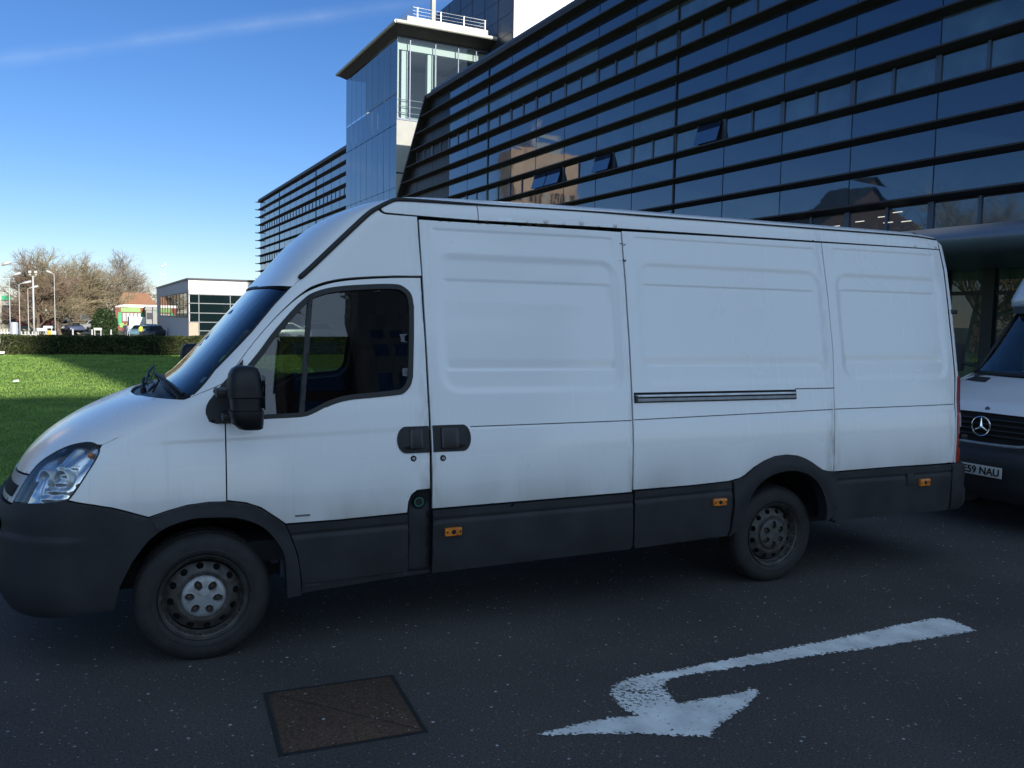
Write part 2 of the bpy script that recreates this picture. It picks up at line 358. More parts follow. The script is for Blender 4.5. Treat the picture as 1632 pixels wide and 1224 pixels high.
# ---------------------------------------------------------------- buildings
M['fin'] = mat('dark_bronze_louvre', (.046, .037, .033), .6, var=.3, vscale=1.5)
M['mull'] = mat('dark_mullion', (.03, .035, .045), .4, metal=.3)
M['mullgrey'] = mat('window_frame_grey', (.09, .11, .15), .4, metal=.3)
M['spandrel'] = mat('blue_glass_spandrel', (.010, .018, .045), .03, ior=1.95, spec=.62)
M['winglass'] = mat('blue_window_glass', (.05, .08, .105), .02, ior=1.95, spec=.62, vscale=.8, col2=(.014, .024, .042), det=3)
M['blindglass'] = mat('pale_window_glass', (.095, .14, .16), .03, ior=1.9, spec=.6, vscale=.9, col2=(.04, .062, .08), det=2)
M['dullglass'] = mat('dark_glass', (.010, .015, .016), .3, ior=1.3, spec=.2, vscale=.5, col2=(.030, .036, .032), det=3)
M['blueglass'] = glass('tower_glass', (.12, .15, .17), 1.95, .01)
M['concrete'] = mat('pale_panel', (.42, .42, .38), .8, var=.15, vscale=1.2)
M['dark_clad'] = mat('grey_blue_cladding', (.06, .075, .10), .3, metal=.4, spec=.5, var=.2, vscale=.3)
M['white_clad'] = mat('white_cladding', (.8, .79, .74), .6)
M['cream'] = mat('cream_paint', (.62, .61, .54), .6, var=.1, vscale=2)
M['interior'] = mat('interior_wall', (.42, .45, .50), .9)
M['inner_dark'] = mat('interior_dark', (.05, .055, .06), .9)
M['steel'] = mat('galvanised_steel', (.45, .47, .48), .4, metal=.5)
M['lampglow'] = mat('ceiling_tube', (.8, .8, .7), .5, emit=(1, .95, .75), estr=.55)
M['clearglass'] = glass('clear_glass', (.66, .74, .72), 1.6, .005)
M['canopy'] = mat('grey_canopy_metal', (.20, .23, .28), .38, metal=.35, var=.15, vscale=.8)
M['white_frame'] = mat('white_frame', (.7, .73, .7), .5)
def wavy(m, st, sc):
    n = m.node_tree; b = n.nodes['Principled BSDF']; t = n.nodes.new('ShaderNodeTexCoord'); z = n.nodes.new('ShaderNodeTexNoise'); z.inputs['Scale'].default_value = sc; z.inputs['Detail'].default_value = 1.5
    n.links.new(t.outputs['Object'], z.inputs[0]); bp = n.nodes.new('ShaderNodeBump'); bp.inputs['Strength'].default_value = st; bp.inputs['Distance'].default_value = .02; n.links.new(z.outputs['Fac'], bp.inputs['Height']); n.links.new(bp.outputs[0], b.inputs['Normal'])
M['sashglass'] = mat('open_sash_glass', (.012, .035, .10), .03, ior=2.1, spec=.8)
for _k in ('spandrel', 'winglass', 'blindglass'): wavy(M[_k], .08, 1.3)
for _k in ('spandrel', 'winglass', 'blindglass'): M[_k].node_tree.nodes['Principled BSDF'].inputs['Specular Tint'].default_value = (.74, .87, 1, 1)
XF, XG = 20.1, 20.5          # louvre front plane and glass plane of the long facade
ZT = [1.897+20.1*(.1733+.04775*k) for k in range(-1, 12)]      # tops of the louvres, ZT[0] is the lowest
ZTOP = 16.12
BAY = 2.838
rnd = random.Random(5)
def facade(root, y0, y1, phase, slant=None, dull=None, nb=100, open_set=(), xf=XF, hf=.145, thick=True):
    """louvres and one window object per pane; glass plane x = XG facing -X"""
    y = phase
    while y > y0+.05: y -= BAY
    edges = [y0]; y += BAY
    while y < y1-.05: edges.append(y); y += BAY
    edges.append(y1)
    yend = lambda z: (y1 if slant is None else min(y1, slant(z)))
    for i, z in enumerate(ZT):
        top = (i == 12); z = ZTOP if top else z; h = .34 if top else hf; t = .24 if top else .05
        m = MB(); ye = yend(z)
        m.add([(xf, yy, zz) for yy in (y0, ye) for zz in (z, z-t)]+[(XG+.02, yy, zz) for yy in (y0, ye) for zz in (z, z-h)], [(0, 1, 3, 2), (4, 6, 7, 5), (0, 2, 6, 4), (1, 5, 7, 3), (0, 4, 5, 1), (2, 3, 7, 6)])
        m.build('louvre', M['fin'], root)
    panes = []
    for i in range(12):
        zb = ZT[i]+.003; zt = (ZT[i+1] if i+1 < 12 else ZTOP)-(hf if i+1 < 12 else .34)
        if zt-zb < .2: continue
        for j in range(len(edges)-1):
            a, b = edges[j]+.02, edges[j+1]-.02
            if a < yend(zt)-.05: panes.append((a, i, j, b, zb, zt))
    panes.sort(key=lambda p: p[0])
    rest = {}
    for q, (a, i, j, b, zb, zt) in enumerate(panes):
        sub = (i % 4 == 0); isd = dull and b > dull; r = rnd.random()
        nm = 'dullglass' if isd else ('winglass' if (i % 4 == 0 and r < .5) or (i % 4 == 1 and r < .45) or r < .06 else ('blindglass' if (i % 4 == 0) or (i % 4 == 1 and r < .75) else 'spandrel'))
        tl = [rnd.gauss(0, .0025) for _ in range(4)]
        def quad(m, a, b, zb, zt):
            yb2, yt2 = min(b, yend(zb)), min(b, yend(zt)); x = XG
            m.add([(x+tl[0], a, zb), (x+tl[1], yb2, zb), (x+tl[2], yt2, zt), (x+tl[3], a, zt)], [(0, 3, 2, 1)])
        near = q < nb
        m = MB() if near else rest.setdefault(nm, MB()); fr = MB() if near else rest.setdefault('frame', MB())
        if not sub: quad(m, a, b, zb, zt)
        else:
            mid = (a+b)/2
            for k, (u, v) in enumerate(((a+.07, mid-.045), (mid+.045, b-.07))):
                if (i, j, k) not in open_set and u < yend(zt)-.1: quad(m, u, v, zb+.05, zt-.05)
            if b < yend(zt):
                for (u, v) in ((a-.02, a+.07), (mid-.045, mid+.045), (b-.07, b+.02)): fr.box(XG-.04, u, zb, XG+.03, v, zt)
                fr.box(XG-.03, a+.07, zb, XG+.03, mid-.045, zb+.05); fr.box(XG-.03, mid+.045, zb, XG+.03, b-.07, zb+.05)
        if near:
            if not m.v: m.box(XG+.02, a, zb, XG+.03, b, zt)
            o = m.build('window', M[nm], root)
            if fr.v: fr.build('frame', M['mullgrey'], o)
        if sub:
            for k, (u, v) in enumerate(((a+.07, mid-.045), (mid+.045, b-.07))):
                if (i, j, k) in open_set:
                    s = MB(); s.add([(XG-.30, u, zb+.08), (XG-.30, v, zb+.08), (XG-.08, v, zt-.03), (XG-.08, u, zt-.03)], [(0, 3, 2, 1)])
                    s.add([(XG-.275, u, zb+.08), (XG-.275, v, zb+.08), (XG-.055, v, zt-.03), (XG-.055, u, zt-.03)], [(0, 1, 2, 3)])
                    s.build('sash', M['sashglass'], root)
    for nm, m in rest.items():
        if nm != 'frame' and m.v: tag(m.build('window', M[nm], root), kind='stuff')
    if rest.get('frame') and rest['frame'].v: tag(rest['frame'].build('frame', M['mullgrey'], root), kind='stuff')
    for q, y in enumerate(edges[1:-1]):
        m = MB(); th = .07 if (q % 6 == 4 and thick) else .022
        zt = ZTOP-.34
        if slant:
            while zt > ZT[0] and yend(zt) < y: zt -= .1
        m.box(XG-.012 if th < .05 else XG-.05, y-th/2, ZT[0], XG+.03, y+th/2, zt)
        m.build('mullion', M['mull'], root)
    return edges
slant = lambda z: 52.9+(16.12-z)*.93
office = empty('office_building', (0, 0, 0), 0, 'long dark glass office block with horizontal bronze louvres above the white vans', 'building')
ed = facade(office, -4.04, 58.2, 15.83, slant=slant, dull=50.5, open_set=((4, 10, 0), (4, 14, 0), (4, 14, 1), (4, 12, 1)))
# body of the block behind the glass
m = MB(); m.prism([(-4, 0), (58.3, 0), (58.3, 10.0), (53.0, 16.1), (-4, 16.1)], 'x', XG+.06, 44); m.build('wall', M['inner_dark'], office)
m = MB(); m.box(XG-.3, -4, ZTOP+.003, 44, 52.4, ZTOP+.18); m.build('roof', M['dark_clad'], office)
e_ = MB(); e_.add([(20.08, 52.95, 16.1), (20.56, 52.95, 16.1), (20.56, 62.5, 5.83), (20.08, 62.5, 5.83), (20.08, 53.15, 16.1), (20.56, 53.15, 16.1), (20.56, 62.7, 5.83), (20.08, 62.7, 5.83)], [(0, 1, 2, 3), (4, 7, 6, 5), (0, 3, 7, 4), (1, 5, 6, 2)]); e_.build('end_trim', M['fin'], office)
# ground-floor glazing, columns, canopy
m = MB(); ye = [-4, .2, 2.6, 5.0, 7.4, 9.8, 12.2, 14.0, 15.2, 17.6, 20, 24, 28, 32, 36, 40, 44, 48, 52, 58]
for k in range(len(ye)-1):
    g = MB(); g.add([(XG-.02, ye[k]+.05, .15), (XG-.02, ye[k+1]-.05, .15), (XG-.02, ye[k+1]-.05, 4.2), (XG-.02, ye[k]+.05, 4.2)], [(0, 3, 2, 1)])
    g.build('shop_glass' if False else 'ground_window', M['clearglass'], office)
for y in ye[1:-1]:
    g = MB(); w = .16 if y in (14.0, 12.2) else .06; g.box(XG-.12, y-w, .1, XG+.02, y+w, 4.3); g.build('mullion', M['mull'], office)
g = MB(); g.box(XG-.06, -4, 2.72, XG-.021, 58, 2.82); g.build('transom', M['mull'], office)
g = MB(); g.box(XG-.03, -4, .0, XG+.05, 58, .15); g.build('plinth', M['mull'], office)
# lit lobby strip behind the ground-floor glass: pale blinds and a floor
cur = mat('pale_blind', (.26, .32, .30), .8, vscale=1.2, col2=(.10, .13, .12), aniso=(1, 3.5, .4), det=3)
g = MB(); rows = []
for z in (.15, 4.2): rows.append([(XG+.03+.02*math.sin(y*7), y, z) for y in np.linspace(-3.9, 57.9, 500)])
g.grid(rows); g.build('blind', cur, office)
can = MB(); prof = []
for t in np.linspace(-math.pi/2, math.pi/2, 22): prof.append((16.3-.62*math.cos(t)**.9 if math.cos(t) > 1e-6 else 16.3, 3.66+.31*math.sin(t)))
prof = [(19.98, 3.35)]+prof+[(19.98, 4.12)]
can.grid([[(x, y, z) for x, z in prof] for y in (-3.9, 30.0)]); n = len(prof)
can.f += [tuple(range(n))[::-1], tuple(range(n, 2*n))]; can.m += [0, 0]
can.build('canopy', M['canopy'], office, smooth=True, angle=R(40))
# a few visible ceiling tubes behind the lowest windows near the right
for (y, z) in ((17.4, 4.98), (16.9, 5.06), (19.1, 4.86), (18.2, 4.92), (17.2, 4.80), (16.6, 4.78), (20.6, 4.95)):
    g = MB(); g.box(XG-.012, y-.16, z, XG-.004, y+.16, z+.022); g.build('ceiling_lamp', M['lampglow'], office)
# plant block on the roof, clad in large panels, with a white end
pb = MB(); pb.box(27, 54.5, ZTOP, 46, 80, 27.1); pb.build('plant_room', M['dark_clad'], office)
pj = MB()
for k in range(1, 8): pj.box(26.985, 54.45, ZTOP+1.38*k, 26.999, 80, ZTOP+1.38*k+.05)
for k in range(0, 12): pj.box(26.98, 54.6+2.3*k, ZTOP, 26.998, 54.65+2.3*k, 27.0)
pj.build('panel_joint', M['mull'], office)
pw = MB(); pw.box(27.02, 54.40, ZTOP, 46, 54.49, 27.3); pw.build('white_wall', M['white_clad'], office)
# ---- stair tower
tower = empty('glass_tower', (20, 58.4, 0), 0, 'glass stair tower with overhanging flat roof and railing between the louvred blocks', 'tower')
def TB(): return MB()
tx0, ty0, tx1, ty1 = 0, 0, 7.05, 12.75
def loc(m): return m
g = MB(); g.box(.03, .03, 0, 7.0, 12.7, 15.55); g.build('core', M['spandrel'], tower)
# left face (-X): panels in rows
rowz = [(0, 5.6), (5.66, 10.75), (10.81, 11.95), (12.01, 17.44)]
rowz = [(2, 9.0), (9.05, 10.9), (10.95, 15.3), (15.35, 17.4), (17.45, 21.25)]
nc = 9; cw = 12.75/nc
for ri, (za, zb) in enumerate(rowz):
    for c in range(nc):
        ya, yb = c*cw+.02, (c+1)*cw-.02; tl = [rnd.gauss(0, .004) for _ in range(4)]
        g = MB(); g.add([(tl[0], ya, za), (tl[1], yb, za), (tl[2], yb, zb-.03), (tl[3], ya, zb-.03)], [(0, 3, 2, 1)])
        g.build('glass_panel', M['blueglass'] if ri == 4 else M['spandrel'], tower)
g = MB()
for c in range(nc+1): g.box(.005, c*cw-.018, 2, .03, c*cw+.018, 21.25)
g.build('joint', M['mull'], tower)
# front face (-Y): upper glazing with bright frame, concrete panels under
wcols = [0, .95, 2.85, 4.6, 6.0, 7.05]
for a, b in zip(wcols[:-1], wcols[1:]):
    g = MB(); g.add([(a+.03, 0, 15.75), (b-.03, 0, 15.75), (b-.03, 0, 21.2), (a+.03, 0, 21.2)], [(0, 1, 2, 3)]); g.build('window', M['clearglass'], tower)
g = MB()
for a in wcols[1:]: g.box(a-.035, -.04, 15.7, a+.035, .03, 21.25)
g.box(0, -.04, 21.2, 7.05, .02, 21.27); g.box(0, -.04, 15.62, 7.05, .02, 15.74); g.build('frame', M['mullgrey'], tower)
g = MB(); g.box(2.45, .5, 15.75, 2.85, .9, 21.2); g.box(3.0, .5, 15.75, 3.12, .6, 21.2); g.box(.15, .35, 15.75, .25, .45, 21.2); g.box(.5, .5, 15.75, .95, .9, 21.2); g.build('column', M['white_frame'], tower)
g = MB(); g.box(.2, .4, 20.55, 7.0, .9, 21.15); g.build('beam', M['white_frame'], tower)
g = MB()
for z in (16.2, 16.65, 17.1): g.tube([(.2, .3, z), (7, .3, z)], .03, 6)
g.build('inner_rail', M['steel'], tower)
g = MB(); g.box(.1, 7.5, 15.6, 7.0, 7.7, 21.2); g.box(.05, .1, 15.56, 7, 12.6, 15.68); g.build('inner_wall', M['interior'], tower)
for k, (a, b) in enumerate(((0, 1.75), (1.77, 3.1), (3.12, 7.05))):
    g = MB(); g.box(a, -.02, 12.0, b, .02, 15.6); g.box(a, -.02, 2, b, .02, 11.9); g.build('concrete_panel', M['concrete'], tower)
g = MB(); pr = [(-.5, 21.68), (-.62, 21.74), (-.62, 21.86), (-.5, 21.95), (7.6, 21.95), (7.6, 21.68)]
rb = [(-.6, -1.4), (7.35, -1.4), (7.35, 13.75), (-.6, 13.75)]
g.box(-.55, -1.35, 21.72, 7.3, 13.7, 21.95); g.tube([(-.55, -1.35, 21.83), (7.3, -1.35, 21.83)], .13, 10); g.tube([(-.55, -1.35, 21.83), (-.55, 13.7, 21.83)], .13, 10)
g.build('roof_slab', M['cream'], tower, smooth=True, angle=R(35))
g = MB(); g.add([(-.5, -1.3, 21.715), (7.25, -1.3, 21.715), (7.25, 13.6, 21.715), (-.5, 13.6, 21.715), (.0, -.02, 21.28), (7.1, -.02, 21.28), (7.1, 12.75, 21.28), (.0, 12.75, 21.28)],
      [(0, 1, 5, 4), (1, 2, 6, 5), (2, 3, 7, 6), (3, 0, 4, 7)]); g.build('soffit', M['fin'], tower)
g = MB(); g.box(.45, -.8, 21.96, 6.6, 9, 22.5); g.build('parapet', M['cream'], tower)
g = MB()
for z in (22.72, 22.95, 23.18): g.tube([(.6, 9, z), (.9, -.7, z), (6.4, -.7, z), (6.4, 9, z)], .022 if z < 23 else .03, 6)
for x in (1.2, 2.95, 4.7, 6.35): g.box(x-.03, -.73, 22.5, x+.03, -.67, 23.2)
g.build('railing', M['steel'], tower)
g = MB(); g.box(3.85, 3.4, 21.95, 4.15, 3.7, 27.5); g.build('chimney', M['concrete'], tower)
# ---- far louvred wing
wing = empty('office_wing', (0, 0, 0), 0, 'far louvred wing beyond the glass tower with fins poking past its left end', 'building')
facade(wing, 71.2, 112.0, 71.2+BAY*.3, nb=100, xf=20.2, hf=.2)
g = MB()
for z in ZT[1:]: g.prism([(19.85, 112.05), (20.6, 112.05), (20.6, 112.5), (20.2, 112.5)], 'z', z-.10, z-.02)
g.build('fin_end', M['fin'], wing)
m = MB(); m.box(XG+.06, 71.2, -1.5, 44, 112, 15.9); m.build('wall', M['dark_clad'], wing)
m = MB(); m.box(XG-.02, 71.2, -1.5, XG+.05, 112.01, ZT[0]-.12); m.build('base_wall', M['concrete'], wing)
m = MB(); m.box(XG-.2, 71.2, ZTOP+.003, 44, 112.1, ZTOP+.12); m.build('roof', M['dark_clad'], wing)
# ---- pavilion
pav = empty('glass_pavilion', (9.54, 89.9, -1.1), 0, 'low flat-roofed pavilion with white fascia and dark glass front beyond the hedge', 'building')
M['winlight0'] = mat('pale_blind_window', (.42, .42, .38), .5)
M['fascia'] = mat('white_fascia', (.72, .72, .70), .6)
M['roughcast'] = mat('grey_roughcast', (.66, .63, .62), .9, var=.12, vscale=3)
M['pavglass'] = mat('pavilion_glass', (.006, .014, .016), .05, ior=1.45, spec=.4)
M['litglass'] = mat('side_glass', (.01, .012, .012), .02, ior=2.2, spec=.7)
M['beige'] = mat('beige_brick', (.50, .42, .32), .85, var=.15, vscale=4)
g = MB(); g.box(.02, .02, 0, 14, 39, 6.0); g.build('wall', M['roughcast'], pav)
g = MB(); g.box(0, 0, 5.22, 14, .019, 6.18); g.build('fascia', M['fascia'], pav)
g = MB(); g.box(0, .021, 5.22, .019, 39, 6.18); g.build('side_fascia', M['roughcast'], pav)
g = MB(); g.box(-.1, -.12, 6.19, 14, 39.1, 6.36); g.build('roof', M['mull'], pav)
for k in range(9):
    a = 1.2+k*3.55
    g = MB(); g.box(-.01, a, 2.55, .018, a+3.4, 4.9); g.build('window', M['litglass'], pav)
g = MB()
for k in range(10): g.box(-.04, 1.1+k*3.55, 2.5, -.012, 1.2+k*3.55, 4.95)
g.box(-.04, 1.1, 4.9, -.011, 33.2, 4.98); g.box(-.04, 1.1, 2.46, -.011, 33.2, 2.54); g.build('frame', M['mull'], pav)
zr = [.25, 1.2, 2.05, 2.95, 3.9, 4.78]
for k in range(5):
    for a, b in ((.12, .92), (1.0, 3.9), (3.98, 8), (8.1, 12)):
        if k < 2 and a < .5: continue
        g = MB(); g.box(a, -.01, zr[k]+.04, b, .018, zr[k+1]-.04); g.build('window', M['pavglass'], pav)
g = MB()
for z in zr: g.box(.05 if z > 1.8 else .95, -.05, z-.04, 12, -.011, z+.04)
for a in (.96, 3.94, 8.05): g.box(a-.04, -.06, .25, a+.04, -.012, 4.8)
g.build('frame', mat('soft_grey_frame', (.20, .22, .23), .5), pav)
g = MB(); g.box(.0, -.03, 0, .9, .018, 2.0); g.build('pier', M['beige'], pav)
# ---- blocks standing behind the photographer; they shade the road and show in the glass
M['brick_a'] = mat('brown_brick', (.20, .12, .085), .9, var=.25, vscale=1.5)
M['sandstone'] = mat('pale_concrete_block', (.38, .34, .29), .85, var=.15, vscale=.5)
def block(name, x0, y0, x1, y1, h, wm, label, nfl, gap, face='y'):
    b = empty(name, ((x0+x1)/2, (y0+y1)/2, 0), 0, label, 'building'); w, d = (x1-x0)/2, (y1-y0)/2
    g = MB(); g.box(-w, -d, 0, w, d, h); g.build('wall', wm, b)
    g = MB(); g.box(-w-.3, -d-.3, h+.002, w+.3, d+.3, h+.6); g.build('roof', M['mull'], b)
    fh = h/nfl; n = int(2*w/gap); c = 0; st = MB()
    for f in range(nfl):
        for k in range(n):
            xa = -w+.5+k*(2*w-1)/n; q = MB() if c < 96 else st
            q.box(xa+.25*gap/2, d, f*fh+.9, xa+(2*w-1)/n-.25*gap/2, d+.03, f*fh+fh-.7); c += 1
            if c <= 96: q.build('window', M['winglass'], b)
    if st.v: tag(st.build('window', M['winglass'], b), kind='stuff')
    return b
block('office_block', 7, -80, 27, -60, 32.3, M['brick_a'], 'brown brick block standing behind the photographer', 8, 5.5)
block('office_tower', 13.55, -59.8, 17.9, -54, 39.7, M['sandstone'], 'slim pale concrete tower standing behind the photographer', 11, 2.1)
# concrete tower mirrored in the glass, off to the left
tb = empty('tower_block', (-41.5, 154, -1.2), 0, 'tall pale concrete tower block mirrored in the dark facade glass', 'building')
M['tan'] = mat('tan_concrete', (.62, .43, .29), .85, var=.2, vscale=.4)
g = MB(); g.box(-7.6, -3, 0, 7.6, 3, 36); g.build('wall', M['tan'], tb)
g = MB()
for k in range(13): g.box(-7.5+k*1.21, -3.25, 1, -7.1+k*1.21, -3.0, 28.5)
g.build('rib', M['tan'], tb)
for f in range(8):
    for k in range(12):
        q = MB(); q.box(-7.0+k*1.21, -3.06, 4.5+f*3, -6.4+k*1.21, -2.99, 6.4+f*3); q.build('window', M['pavglass'] if (f*7+k*3) % 4 else M['winlight0'], tb)
g = MB(); g.box(-3, -3, 36, 3, 3, 38.5); g.tube([(0, 0, 38), (0, 0, 44)], .15, 6); g.tube([(5, -6, 36), (5, -6, 41)], .1, 6); g.build('roof_mast', M['steel'], tb)
# gabled brick hall, off to the left, mirrored low in the glass
hall = empty('brick_hall', (-20, 60, 0), 0, 'gabled brown brick hall mirrored low in the facade glass', 'building')
M['brick_h'] = mat('dark_brown_brick', (.10, .065, .05), .9, var=.25, vscale=1.5)
M['slate'] = mat('slate', (.05, .05, .055), .7, var=.3, vscale=3)
g = MB(); g.prism([(-8, 0), (8, 0), (8, 8.5), (0, 14), (-8, 8.5)], 'y', -7, -3); g.build('wall', M['brick_h'], hall)
g = MB(); g.add([(-8.6, -7.5, 8.2), (0, -7.5, 14.2), (0, -2.5, 14.2), (-8.6, -2.5, 8.2)], [(0, 1, 2, 3)]); g.add([(8.6, -7.5, 8.2), (0, -7.5, 14.2), (0, -2.5, 14.2), (8.6, -2.5, 8.2)], [(3, 2, 1, 0)]); g.build('roof', M['slate'], hall)
for k in range(4):
    g = MB(); g.box(-6.5+k*3.6, -7.04, 1.2, -4.8+k*3.6, -6.99, 3.6); g.box(-6.5+k*3.6, -7.04, 4.9, -4.8+k*3.6, -6.99, 6.9); g.build('window', M['pavglass'], hall)

# ---------------------------------------------------------------- the big white van
VTX, VTY, VPH = 0.5859, 4.7764, -0.0576
def interp(x,xp,fp):
    if x<=xp[0]: return fp[0]
    for i in range(1,len(xp)):
        if x<=xp[i]:
            t=(x-xp[i-1])/(xp[i]-xp[i-1]); return fp[i-1]+t*(fp[i]-fp[i-1])
    return fp[-1]
def pchip(xp,fp):
    n=len(xp);h=[xp[i+1]-xp[i] for i in range(n-1)];d=[(fp[i+1]-fp[i])/h[i] for i in range(n-1)]
    m=[d[0]]+[0 if d[i-1]*d[i]<=0 else 2*d[i-1]*d[i]/(d[i-1]+d[i]) for i in range(1,n-1)]+[d[-1]]
    def f(x):
        if x<=xp[0]: return fp[0]+m[0]*(x-xp[0])
        if x>=xp[-1]: return fp[-1]+m[-1]*(x-xp[-1])
        i=0
        while x>xp[i+1]: i+=1
        t=(x-xp[i])/h[i]
        return ((2*t**3-3*t*t+1)*fp[i]+(t**3-2*t*t+t)*h[i]*m[i]+(-2*t**3+3*t*t)*fp[i+1]+(t**3-t*t)*h[i]*m[i+1])
    return f
_prof=pchip([.2,.5,.8,1.1,1.34,1.58,1.78,1.92,2.15,2.38,2.51,2.57,2.61,2.64],[.04,.006,0,.012,.045,.085,.12,.148,.19,.235,.258,.27,.292,.335])
_xs=pchip([.2,.9,1.1,1.25,1.36,1.45,1.6,2.05,2.3,2.6],[-.45,-.47,-.42,-.28,.0,.13,.24,.60,.82,1.15])
_xc=pchip([.2,.3,.5,.8,.95,1.05,1.15,1.25,1.33,1.39,1.43,1.5,1.6,2.07,2.2,2.4,2.5,2.62],[-.90,-1.0,-1.065,-1.06,-1.0,-.95,-.86,-.72,-.57,-.42,-.29,-.16,-.055,.36,.47,.63,.76,1.1])
_n=pchip([.2,.9,1.2,1.35,1.5,2.05,2.6],[2.9,2.7,2.3,2.4,2.8,2.8,2.4])
KA=1.3
def ys(x,z):
    t=min(1,max(0,(2.65-x)/1.39)); t=t*t*(3-2*t)
    y=_prof(z)+t*max(0,z-.9)*.055
    if x<.5: y+=.035*((.5-x)/1.0)**2*(1 if z>.5 else 1)
    if x>5.2: y+=.12*(x-5.2)**2
    return y
def S(a,z):
    xs=_xs(z)
    if a>=xs: return (a,ys(a,z),z)
    th=min(1.0,(xs-a)/KA); ph=th*math.pi/2; e=2/_n(z)
    x=xs-(xs-_xc(z))*math.sin(ph)**e; y0=ys(xs,z)
    y=1-(1-y0)*math.cos(ph)**e if ph<math.pi/2-1e-6 else 1.0
    return (x,y,z)
def inside(x,y,z):
    xs=_xs(z)
    if x>=xs: return y-ys(x,z)
    y0=ys(xs,z);n=_n(z);u=(xs-x)/(xs-_xc(z));v=(1-min(y,1))/(1-y0)
    return 1-(u**n+max(v,0)**n)
def nrm(a,z,h=2e-3):
    p=S(a,z);q=S(a+h,z);r=S(a-h,z);s=S(a,z+h);t=S(a,z-h)
    u=[q[i]-r[i] for i in range(3)];v=[s[i]-t[i] for i in range(3)]
    n=[u[1]*v[2]-u[2]*v[1],u[2]*v[0]-u[0]*v[2],u[0]*v[1]-u[1]*v[0]]
    l=math.sqrt(sum(c*c for c in n)) or 1
    return [c/l for c in n]
def param(x,y,z):
    xs=_xs(z)
    if x>=xs: return x
    n=_n(z);u=(xs-x)/(xs-_xc(z)); u=min(max(u,0),1)
    ph=math.asin(min(1,u**(n/2))); return xs-KA*ph/(math.pi/2)

def paint():
    m = mat('white_van_paint', (.78, .78, .77), .28, coat=.35, spec=.5); n = m.node_tree; L = n.links; b = n.nodes['Principled BSDF']
    t = n.nodes.new('ShaderNodeTexCoord'); sp = n.nodes.new('ShaderNodeSeparateXYZ'); L.new(t.outputs['Object'], sp.inputs[0])
    def noisy(sc, vec=None, det=5):
        z = n.nodes.new('ShaderNodeTexNoise'); z.inputs['Scale'].default_value = sc; z.inputs['Detail'].default_value = det
        if vec:
            mp = n.nodes.new('ShaderNodeMapping'); mp.inputs['Scale'].default_value = vec; L.new(t.outputs['Object'], mp.inputs[0]); L.new(mp.outputs[0], z.inputs[0])
        else: L.new(t.outputs['Object'], z.inputs[0])
        return z.outputs['Fac']
    def mth(op, *a):
        k = n.nodes.new('ShaderNodeMath'); k.operation = op
        for i, v in enumerate(a):
            if isinstance(v, (int, float)): k.inputs[i].default_value = v
            else: L.new(v, k.inputs[i])
        return k.outputs[0]
    def mr(v, a, b_, c, d):
        k = n.nodes.new('ShaderNodeMapRange'); L.new(v, k.inputs[0])
        for i, w in enumerate((a, b_, c, d)): k.inputs[i+1].default_value = w
        return k.outputs[0]
    low = mr(sp.outputs['Z'], .74, 1.12, 1, 0)                       # road film splashed above the trim
    film = mth('MULTIPLY', mth('POWER', low, 1.6), mr(noisy(2.2, (1, 1, .5)), .3, .7, .15, .8))
    streak = mth('MULTIPLY', mr(noisy(9, (4.5, 1, .12)), .60, .78, 0, .16), mr(sp.outputs['Z'], .8, 1.9, 1, .15))
    gen = mr(noisy(.9), .2, .8, 0, .08)
    spots = mth('MULTIPLY', mr(noisy(34, None, 2), .74, .80, 0, .35), .8)
    # grime under the joints: slider gap, rear seam
    def band(x0, w, s, zt=1.35):
        d = mth('ABSOLUTE', mth('SUBTRACT', sp.outputs['X'], x0)); q = mr(d, 0, w, 1, 0)
        return mth('MULTIPLY', mth('MULTIPLY', mth('POWER', q, 1.5), mr(noisy(12, (2, 1, .5)), .35, .62, 0, s)), mr(sp.outputs['Z'], zt-.15, zt+.25, 1, .25))
    e = mth('ADD', film, streak)
    for bnd in (band(1.25, .10, .5), band(4.36, .09, .75, 1.1), band(2.64, .04, .4), band(5.62, .09, .35)): e = mth('ADD', e, bnd)
    e = mth('ADD', mth('ADD', e, gen), spots); e = mth('MINIMUM', e, .82)
    x = n.nodes.new('ShaderNodeMix'); x.data_type = 'RGBA'; L.new(e, x.inputs['Factor']); x.inputs['A'].default_value = (.78, .78, .77, 1); x.inputs['B'].default_value = (.25, .235, .20, 1)
    L.new(x.outputs['Result'], b.inputs['Base Color']); L.new(mr(e, 0, .8, .25, .6), b.inputs['Roughness'])
    bp = n.nodes.new('ShaderNodeBump'); bp.inputs['Strength'].default_value = .035; bp.inputs['Distance'].default_value = .02
    L.new(noisy(1.8, None, 0), bp.inputs['Height']); L.new(bp.outputs[0], b.inputs['Normal'])
    return m
M['paint'] = paint()
def trimmat(name, c, r=.6):
    m = mat(name, c, r, spec=.3, vscale=3.5, col2=tuple(k*1.9+.008 for k in c), bump=.25, bscale=300, det=8, thr=(.35, .8)); return m
M['trim'] = trimmat('grey_plastic_trim', (.010, .010, .0115), .55)
M['blackplastic'] = mat('black_plastic', (.008, .008, .009), .45, spec=.35, bump=.15, bscale=200)
M['rubber'] = mat('black_rubber', (.010, .010, .010), .6)
M['tyre'] = mat('tyre_rubber', (.007, .007, .008), .75, vscale=14, col2=(.017, .016, .015), bump=.3, bscale=90, det=8, thr=(.35, .75))
M['steelrim'] = mat('dirty_steel_rim', (.065, .062, .057), .55, metal=.35, vscale=22, col2=(.028, .022, .018), bump=.3, bscale=60, det=9, thr=(.3, .62))
M['hubcap'] = mat('silver_hubcap', (.30, .31, .32), .42, metal=.35, vscale=25, col2=(.13, .125, .12), det=8, thr=(.25, .5))
M['hubcap2'] = mat('dusty_hubcap', (.075, .073, .07), .55, metal=.15, vscale=25, col2=(.03, .026, .022), det=8)
